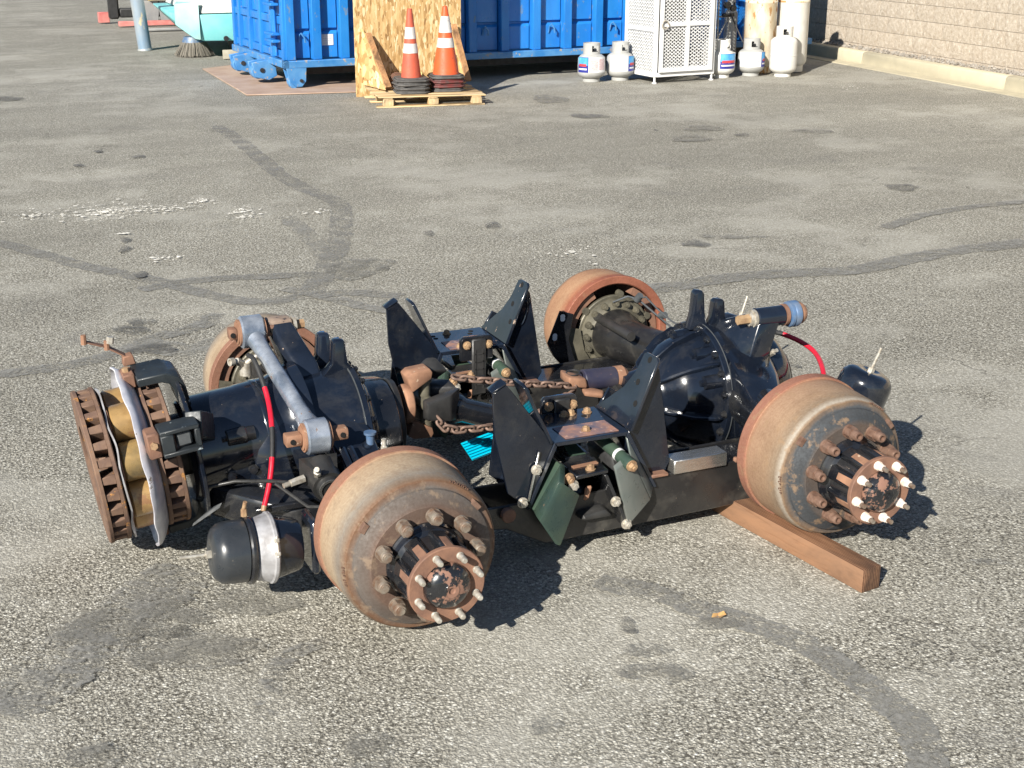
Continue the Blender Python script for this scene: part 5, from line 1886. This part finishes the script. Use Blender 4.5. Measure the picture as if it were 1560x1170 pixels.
# ------------------------------------------------------------------ suspension saddles and the beams they stand on
YF, YB = -.60, -.35
def plate(b, pts, t, ny=None):
    """flat plate of thickness t from a 3-D outline"""
    p = [V(q2) for q2 in pts]
    nrm = (p[1]-p[0]).cross(p[2]-p[0]).normalized()
    return b.prism(p, nrm*t)
def make_saddle(name, label, clamp_y, dy):
    sd = thing(name, label, 'suspension bracket', (.685, -.475, .06), 'suspension saddles between the axles')
    XL, XR, ZP = .556, .815, .395
    # bent crown plate with its two legs
    outer = [(.462, .185), (XL, ZP), (XR, ZP), (.924, .185)]
    inner = [(.911, .185), (XR-.010, ZP-.014), (XL+.010, ZP-.014), (.475, .185)]
    b = B()
    for i in range(3):
        a, c = outer[i], outer[i+1]
        e, f = inner[2-i], inner[3-i]
        b.prism([(a[0], YF, a[1]), (c[0], YF, c[1]), (e[0], YF, e[1]), (f[0], YF, f[1])], (0, YB-YF, 0))
    crown = part('crown_plate', b, 'black_scuff', sd, .002)
    b = B()
    b.box((XL+.045, YF+.015, ZP+.0006), (XR-.03, YF+.115, ZP+.0026))
    part('bare_patch', b, 'rust_patch', crown)
    # wings; black discs paint the shade inside their bolt holes
    for s_ in (-1, 1):
        X = lambda x: x if s_ > 0 else .685*2-x
        o = V((X(.818), 0, ZP))
        tip = V((X(.912), 0, .622 if s_ > 0 else .598))
        e = tip-o
        rows = [(0, YB), (.22, YF+.19), (.45, YF+.13), (.7, YF+.098), (.97, YF+.088), (1.0, YF+.075), (1.0, YF+.012), (.96, YF), (0, YF)]
        pts = [o+e*t+V((0, y, 0)) for t, y in rows]
        nn = e.cross(V((0, 1, 0))).normalized()
        if nn.z < 0:
            nn = -nn
        b = B()
        b.prism(pts, nn*-.011)
        wg = part('wing', b, 'black_scuff' if s_ > 0 else 'black', sd, .0015)
        for t, y in ((.93, .045), (.60, .062), (.34, .03)):
            c = o+e*t+V((0, YF+y, 0))
            b = B()
            b.lathe(c, nn, [(-.002, 0), (-.002, .0105), (.0008, .0105), (.0008, 0)], 18)
            part('bolt_hole_shade', b, 'dot_black', wg)
        # side gussets
        for yg, nm in ((YF+(.032 if s_ > 0 else .006), 'front'), (YB-.02, 'rear')):
            if s_ > 0:
                pol = [(.908, .608), (.934, .575), (.985, .252), (.944, .186), (.928, .180), (.8165, ZP-.004)] if nm == 'front' else [(.862, .46), (.93, .42), (.94, .255), (.928, .188), (.8165, ZP-.004)]
            else:
                pol = [(.353, .580), (.397, .603), (.4035, .596), (.5545, ZP-.004), (.4665, .19), (.402, .248), (.357, .45)]
                if nm == 'rear':
                    pol = [(.45, .36), (.5545, ZP-.004), (.4665, .19), (.433, .22)]
            b = B()
            b.prism([(x, yg, z) for x, z in pol], (0, .011, 0))
            part('gusset', b, 'black', sd, .0015)
        if s_ > 0 and dy:
            b = B()
            b.tube([(.905+.012*math.cos(a)+.010*math.sin(a), YF+.030, .50+.045*math.sin(a)) for a in [2*PI*i/24 for i in range(24)]], .004, 8, True)
            part('oval_rim', b, 'black', sd)
        b = B()
        if s_ < 0:
            b.prism([(.350, YF+.004, .5815), (.397, YF+.004, .6055), (.397, YF+.05, .6055), (.350, YF+.05, .5815)], (.0, 0, .006))
            part('cap_strip', b, 'black', sd, .001)
    me = bolt_mesh('crown_bolt', (0, 0, 1), .0125, .014, 'bolt_tan')
    for x, y in ((.690, YF+.055), (.685, YB-.045), (.712, YB-.040), (.768, YB-.045)) if dy == 0 else ((.645, YF+.03), (.66, YB-.04)):
        link('crown_bolt', me, sd, V((x, y, ZP+.0005))-OFF)
    for x, y in ((.60, YF+.17), (.60, YF+.20), (.77, YF+.04), (.745, YF+.18), (.76, YF+.21), (.62, YF+.03)):
        b = B()
        b.cyl((x, y, ZP+.0002), (x, y, ZP+.0012), .0095, None, 16)
        part('bolt_hole_shade', b, 'dot_black', crown)
    # clamp plate on edge with its two bolts
    b = B()
    b.hull([(x, clamp_y+y, z) for x, z in ((.628, ZP-.04), (.628, ZP+.040), (.640, ZP+.052), (.745, ZP+.052), (.757, ZP+.040), (.757, ZP-.04)) for y in (0, .022)])
    cp = part('clamp_plate', b, 'black_worn', sd, .003)
    me = bolt_mesh('clamp_bolt', (0, -1, 0), .0125, .013, 'bolt_tan')
    for x, z in ((.652, ZP+.022), (.738, ZP+.018)):
        link('clamp_bolt', me, cp, V((x, clamp_y-.0005, z))-OFF)
    b = B()
    b.box((.668, clamp_y-.012, .22), (.726, clamp_y-.001, ZP+.045))
    hb = part('hanger', b, 'black_cast', sd, .005)
    b = B()
    for z in (.26, .29, .32, .35, .38):
        b.box((.678, clamp_y-.0145, z), (.716, clamp_y-.0122, z+.005))
    b.box((.680, clamp_y-.0145, .245), (.684, clamp_y-.0122, .40))
    b.box((.710, clamp_y-.0145, .245), (.714, clamp_y-.0122, .40))
    part('cast_ridges', b, 'black_cast', hb)
    # chevron rubber springs in their steel shells
    def shell(nm, l1, l2, l3, mat, yb, t):
        """folded plate: outer line l1, fold l2, inner line l3 (each a top and a bottom point); l1 runs back to yb"""
        b = B()
        (a0, a1), (f0, f1), (c0, c1) = l1, l2, l3
        A0, A1 = V((a0[0]-0, yb, a0[2])), V((a1[0], yb, a1[2]))
        t = V(t)
        for q2 in (((A0, a0, a1, A1)), ((a0, f0, f1, a1)), ((f0, c0, c1, f1))):
            q2 = [V(x) for x in q2]
            b.hull(q2+[x+t for x in q2])
        return part(nm, b, mat, sd, .004, 38, 2)
    s1 = shell('spring_shell', ((.572, -.605, .325), (.481, -.605, .180)), ((.530, -.690, .305), (.464, -.690, .185)), ((.594, -.665, .250), (.529, -.665, .085)), 'green_pad', -.37, (.020, .0, -.012))
    s2 = shell('spring_shell', ((.812, -.590, .378), (.916, -.590, .185)), ((.812, -.625, .318), (.888, -.625, .158)), ((.738, -.662, .298), (.790, -.662, .100)), 'grey_pad', -.37, (-.004, .014, .010))
    b = B()
    b.hull([V(p) for p in ((.60, -.56, .29), (.535, -.56, .12), (.63, -.56, .27), (.57, -.56, .09), (.60, -.38, .29), (.535, -.38, .12), (.63, -.38, .27), (.57, -.38, .09))])
    part('rubber_block', b, 'rubber', sd, .01)
    b = B()
    b.hull([V(p) for p in ((.80, -.56, .31), (.875, -.56, .13), (.77, -.56, .29), (.83, -.56, .10), (.80, -.38, .31), (.875, -.38, .13), (.77, -.38, .29), (.83, -.38, .10))])
    part('rubber_block', b, 'rubber', sd, .01)
    b = B()
    b.cyl((.792, -.66, .305), (.765, -.46, .345), .021, .021, 20)
    sp = part('spacer_tube', b, 'green_pad', sd, .002)
    b = B()
    b.cyl((.784, -.601, .3168), (.7825, -.589, .3192), .0216, .0216, 20)
    part('white_ring', b, 'label_white', sp)
    for p, a in (((.7925, -.6605, .305), (.135, -1, -.2)), ((.585, -.640, .288), (.2, -1, -.1))):
        me = bolt_mesh('spring_bolt', V(a).normalized(), .0145, .018, 'bolt_tan')
        link('spring_bolt', me, sd, V(p)-OFF)
    # inner bracket of the beam
    b = B()
    b.hull([(.605, -.655, .284), (.722, -.645, .284), (.728, -.53, .284), (.606, -.53, .284), (.605, -.655, .298), (.722, -.645, .298), (.728, -.53, .298), (.606, -.53, .298)])
    b.box((.625, -.53, .284), (.715, -.38, .310))
    ib = part('inner_bracket', b, 'black_worn', sd, .003)
    b = B()
    b.hull([(.640, -.53, .3105), (.70, -.53, .3105), (.69, -.46, .33), (.65, -.46, .33)])
    part('rubber_pad', b, 'green_pad', ib, .006)
    b = B()
    b.hull([(.622, -.600, .2985), (.712, -.592, .2985), (.712, -.575, .2985), (.622, -.583, .2985), (.622, -.60, .302), (.712, -.592, .302), (.712, -.575, .302), (.622, -.583, .302)])
    part('rusty_edge', b, 'rust_bright', ib)
    b = B()
    b.hull([(.600, -.65, .2835), (.612, -.65, .2835), (.545, -.65, .085), (.557, -.65, .085), (.600, -.42, .2835), (.612, -.42, .2835), (.545, -.42, .085), (.557, -.42, .085)])
    b.hull([(.703, -.655, .2835), (.715, -.655, .2835), (.790, -.655, .082), (.802, -.655, .082), (.703, -.42, .2835), (.715, -.42, .2835), (.790, -.42, .082), (.802, -.42, .082)])
    part('bracket_leg', b, 'black_worn', ib, .002)
    b = B()
    b.hull([(.64, -.62, .14), (.73, -.62, .15), (.76, -.62, .12), (.65, -.62, .12), (.63, -.45, .17), (.74, -.45, .17), (.77, -.45, .12), (.62, -.45, .12)])
    part('pivot_casting', b, 'black_cast', ib, .012, 38, 2)
    b = B()
    b.hull([(.66, -.615, .235), (.685, -.615, .235), (.675, -.61, .19), (.655, -.61, .185), (.66, -.6, .235), (.685, -.6, .235), (.675, -.6, .19), (.655, -.6, .185)])
    part('rusty_stub', b, 'rust_bright', ib, .006)
    me = bolt_mesh('bracket_bolt', (0, 0, 1), .0125, .014, 'bolt_tan')
    link('bracket_bolt', me, ib, V((.668, -.625, .2985))-OFF)
    me = bolt_mesh('white_bolt', (0, -1, 0), .0135, .016, 'bolt_zinc')
    for p in ((.596, -.652, .268), (.742, -.656, .190), (.783, -.656, .105), (.493, YF-.001, .318), (.447, YF-.001, .215)):
        link('white_bolt', me, sd, V(p)-OFF)
    b = B()
    b.beam((.503, YF-.001, .375), (.468, YF-.001, .215), .008, .006, (0, 1, 0))
    part('weld_seam', b, 'block_steel', sd, .002)
    if dy:
        sd.location.y += dy
    return sd
M['rust_patch'] = plain('worn_rust_patch', (.38, .20, .14), (.10, .10, .14), 22, .5, .1, .2, 80, ((.45, .30, .24), .6, 40))
make_saddle('suspension_saddle', 'black forked suspension saddle with green spring plates, standing open between the near brake drums', YB+.002, 0)
make_saddle('suspension_saddle', 'black forked suspension saddle beyond the chain, between the far brake drums', YF-.024, 1.0)
def make_beam(label, dy):
    o = thing('walking_beam', label, 'suspension beam', (.70, -.52, .1), 'beams tying the axles together')
    b = B()
    pol = [(-.05, .12), (.26, .145), (.40, .125), (.535, .052), (1.22, .064), (1.46, .10), (1.47, .19), (1.36, .222), (.90, .216), (.78, .200), (.60, .200), (.42, .205), (-.05, .20)]
    b.prism([(x, -.585, z) for x, z in pol], (0, .012, 0))
    b.prism([(x, -.415, z) for x, z in pol], (0, .012, 0))
    part('side_plate', b, 'black_dusty', o, .003)
    b = B()
    b.box((-.05, -.572, .135), (.40, -.416, .150))
    b.box((.88, -.5725, .198), (1.40, -.4155, .2125))
    b.hull([(.54, -.572, .058), (1.24, -.572, .070), (1.24, -.416, .070), (.54, -.416, .058), (.54, -.572, .07), (1.24, -.572, .082), (1.24, -.416, .082), (.54, -.416, .07)])
    part('flange_plate', b, 'black_worn', o, .002)
    b = B()
    b.cyl((.005, -.60, .15), (.005, -.40, .15), .05, .05, 28)
    b.cyl((1.42, -.60, .155), (1.42, -.40, .155), .05, .05, 28)
    part('end_bushing', b, 'rubber', o, .004)
    b = B()
    b.box((.90, -.60, .2165), (.965, -.55, .228))
    b.cyl((.40, -.61, .18), (.40, -.585, .18), .024, .022, 18)
    b.cyl((1.23, -.578, .2135), (1.23, -.578, .232), .010, .009, 6)
    part('beam_lug', b, 'rust', o, .003)
    if dy:
        o.location.y += dy
make_beam('long black suspension beam under the near saddle, dusty side plate in the sun', 0)
make_beam('long black suspension beam in shade under the far saddle', 1.0)
b = B()
b.box((.985, -.598, .2162), (1.185, -.53, .264))
solo('steel_block', b, 'block_steel', 'bare brushed steel bar block lying on the near beam beside the dome', 'metal block', (1.085, -.56, .2162), None, None, .003)

# ------------------------------------------------------------------ hoses, timber, panel, leaf
HOSE_L = [(-.225, .09, .575), (-.228, .0, .588), (-.221, -.06, .546), (-.217, -.12, .492), (-.228, -.20, .440), (-.247, -.27, .370), (-.272, -.32, .295), (-.304, -.36, .228)]
H = thing('air_hose', 'red and black air hose hanging down in front of the left axle nose', 'hose', (-.25, -.2, .35))
def bez(P, k=8):
    P = [V(p) for p in P]
    out = []
    for i in range(len(P)-1):
        p0, p1, p2, p3 = P[max(i-1, 0)], P[i], P[i+1], P[min(i+2, len(P)-1)]
        for j in range(k):
            t = j/k
            out.append(.5*((2*p1)+(p2-p0)*t+(2*p0-5*p1+4*p2-p3)*t*t+(3*p1-p0-3*p2+p3)*t**3))
    out.append(P[-1])
    return out
hp = bez(HOSE_L, 6)
n = len(hp)
segs = [(0, .38, 'rubber'), (.38, .60, 'red_hose'), (.60, .74, 'rubber'), (.74, .985, 'red_hose')]
for a, c, m in segs:
    i, j = int(a*(n-1)), int(c*(n-1))
    b = B()
    b.tube(hp[i:j+1], .0085 if m == 'red_hose' else .0080, 12)
    part('hose_section', b, m, H)
b = B()
b.cyl(hp[-2], hp[-1]+(hp[-1]-hp[-2])*.8, .0095, .008, 10)
part('end_fitting', b, 'bolt_tan', H)
H2 = thing('air_hose', 'red air hose arching from behind the dome down to the right near drum', 'hose', (1.8, 0, .4))
hp = bez([(1.74, .12, .41), (1.80, .10, .412), (1.86, .06, .395), (1.88, -.03, .382), (1.865, -.12, .370), (1.80, -.25, .36), (1.73, -.36, .33)], 6)
for a, c, m in ((0, 10, 'rubber'), (10, len(hp)-1, 'red_hose')):
    b = B()
    b.tube(hp[a:c+1], .0095, 12)
    part('hose_section', b, m, H2)
T = thing('timber_block', 'red-brown squared timber lying under the right axle near drum', 'timber', (1.345, -1.175, 0), None, True, math.atan(.135/.99))
b = B()
b.box((-.037, 0, 0), (.037, 1.02, .077))
part('squared_timber', b, 'wood_block', T, .004, 38, 2)
P_ = thing('ribbed_panel', 'bright cyan ribbed sheet leaning in the shade behind the near saddle', 'panel', (.62, .22, .0))
b = B()
A = V((.478, .0, .19)); Bv = V((.605, .03, .203)); Cv = V((.515, -.015, .125))
u, w = (Bv-A), (Cv-A)
nn = u.cross(w).normalized()
if nn.y > 0:
    nn = -nn
b.prism([A, A+u, A+u+w, A+w], nn*-.003)
part('sheet', b, 'cyan', P_)
for i in range(7):
    t0 = (i+.15)/7
    t1 = (i+.85)/7
    b = B()
    p = A+w*t0
    q2 = A+w*t1
    b.hull([p, q2, p+u, q2+u, (p+q2)/2+nn*.006, (p+q2)/2+u+nn*.006])
    part('rib', b, 'cyan', P_)
b = B()
rl = random.Random(8)
pts = [(0, 0, .004), (.012, .010, .014), (.03, .012, .010), (.045, .004, .018), (.052, .0, .006), (.04, -.012, .013), (.022, -.010, .005), (.01, -.008, .012)]
b.add([V(p)+V((.806, -1.142, .002)) for p in pts]+[V((.830, -1.142, .004)), V((.83, -1.142, .001))], [(i, (i+1) % 8, 8) for i in range(8)]+[((i+1) % 8, i, 9) for i in range(8)])
solo('dry_leaf', b, 'leaf', 'curled dry leaf lying on the asphalt in front of the timber', 'leaf', (.82, -1.142, .004))
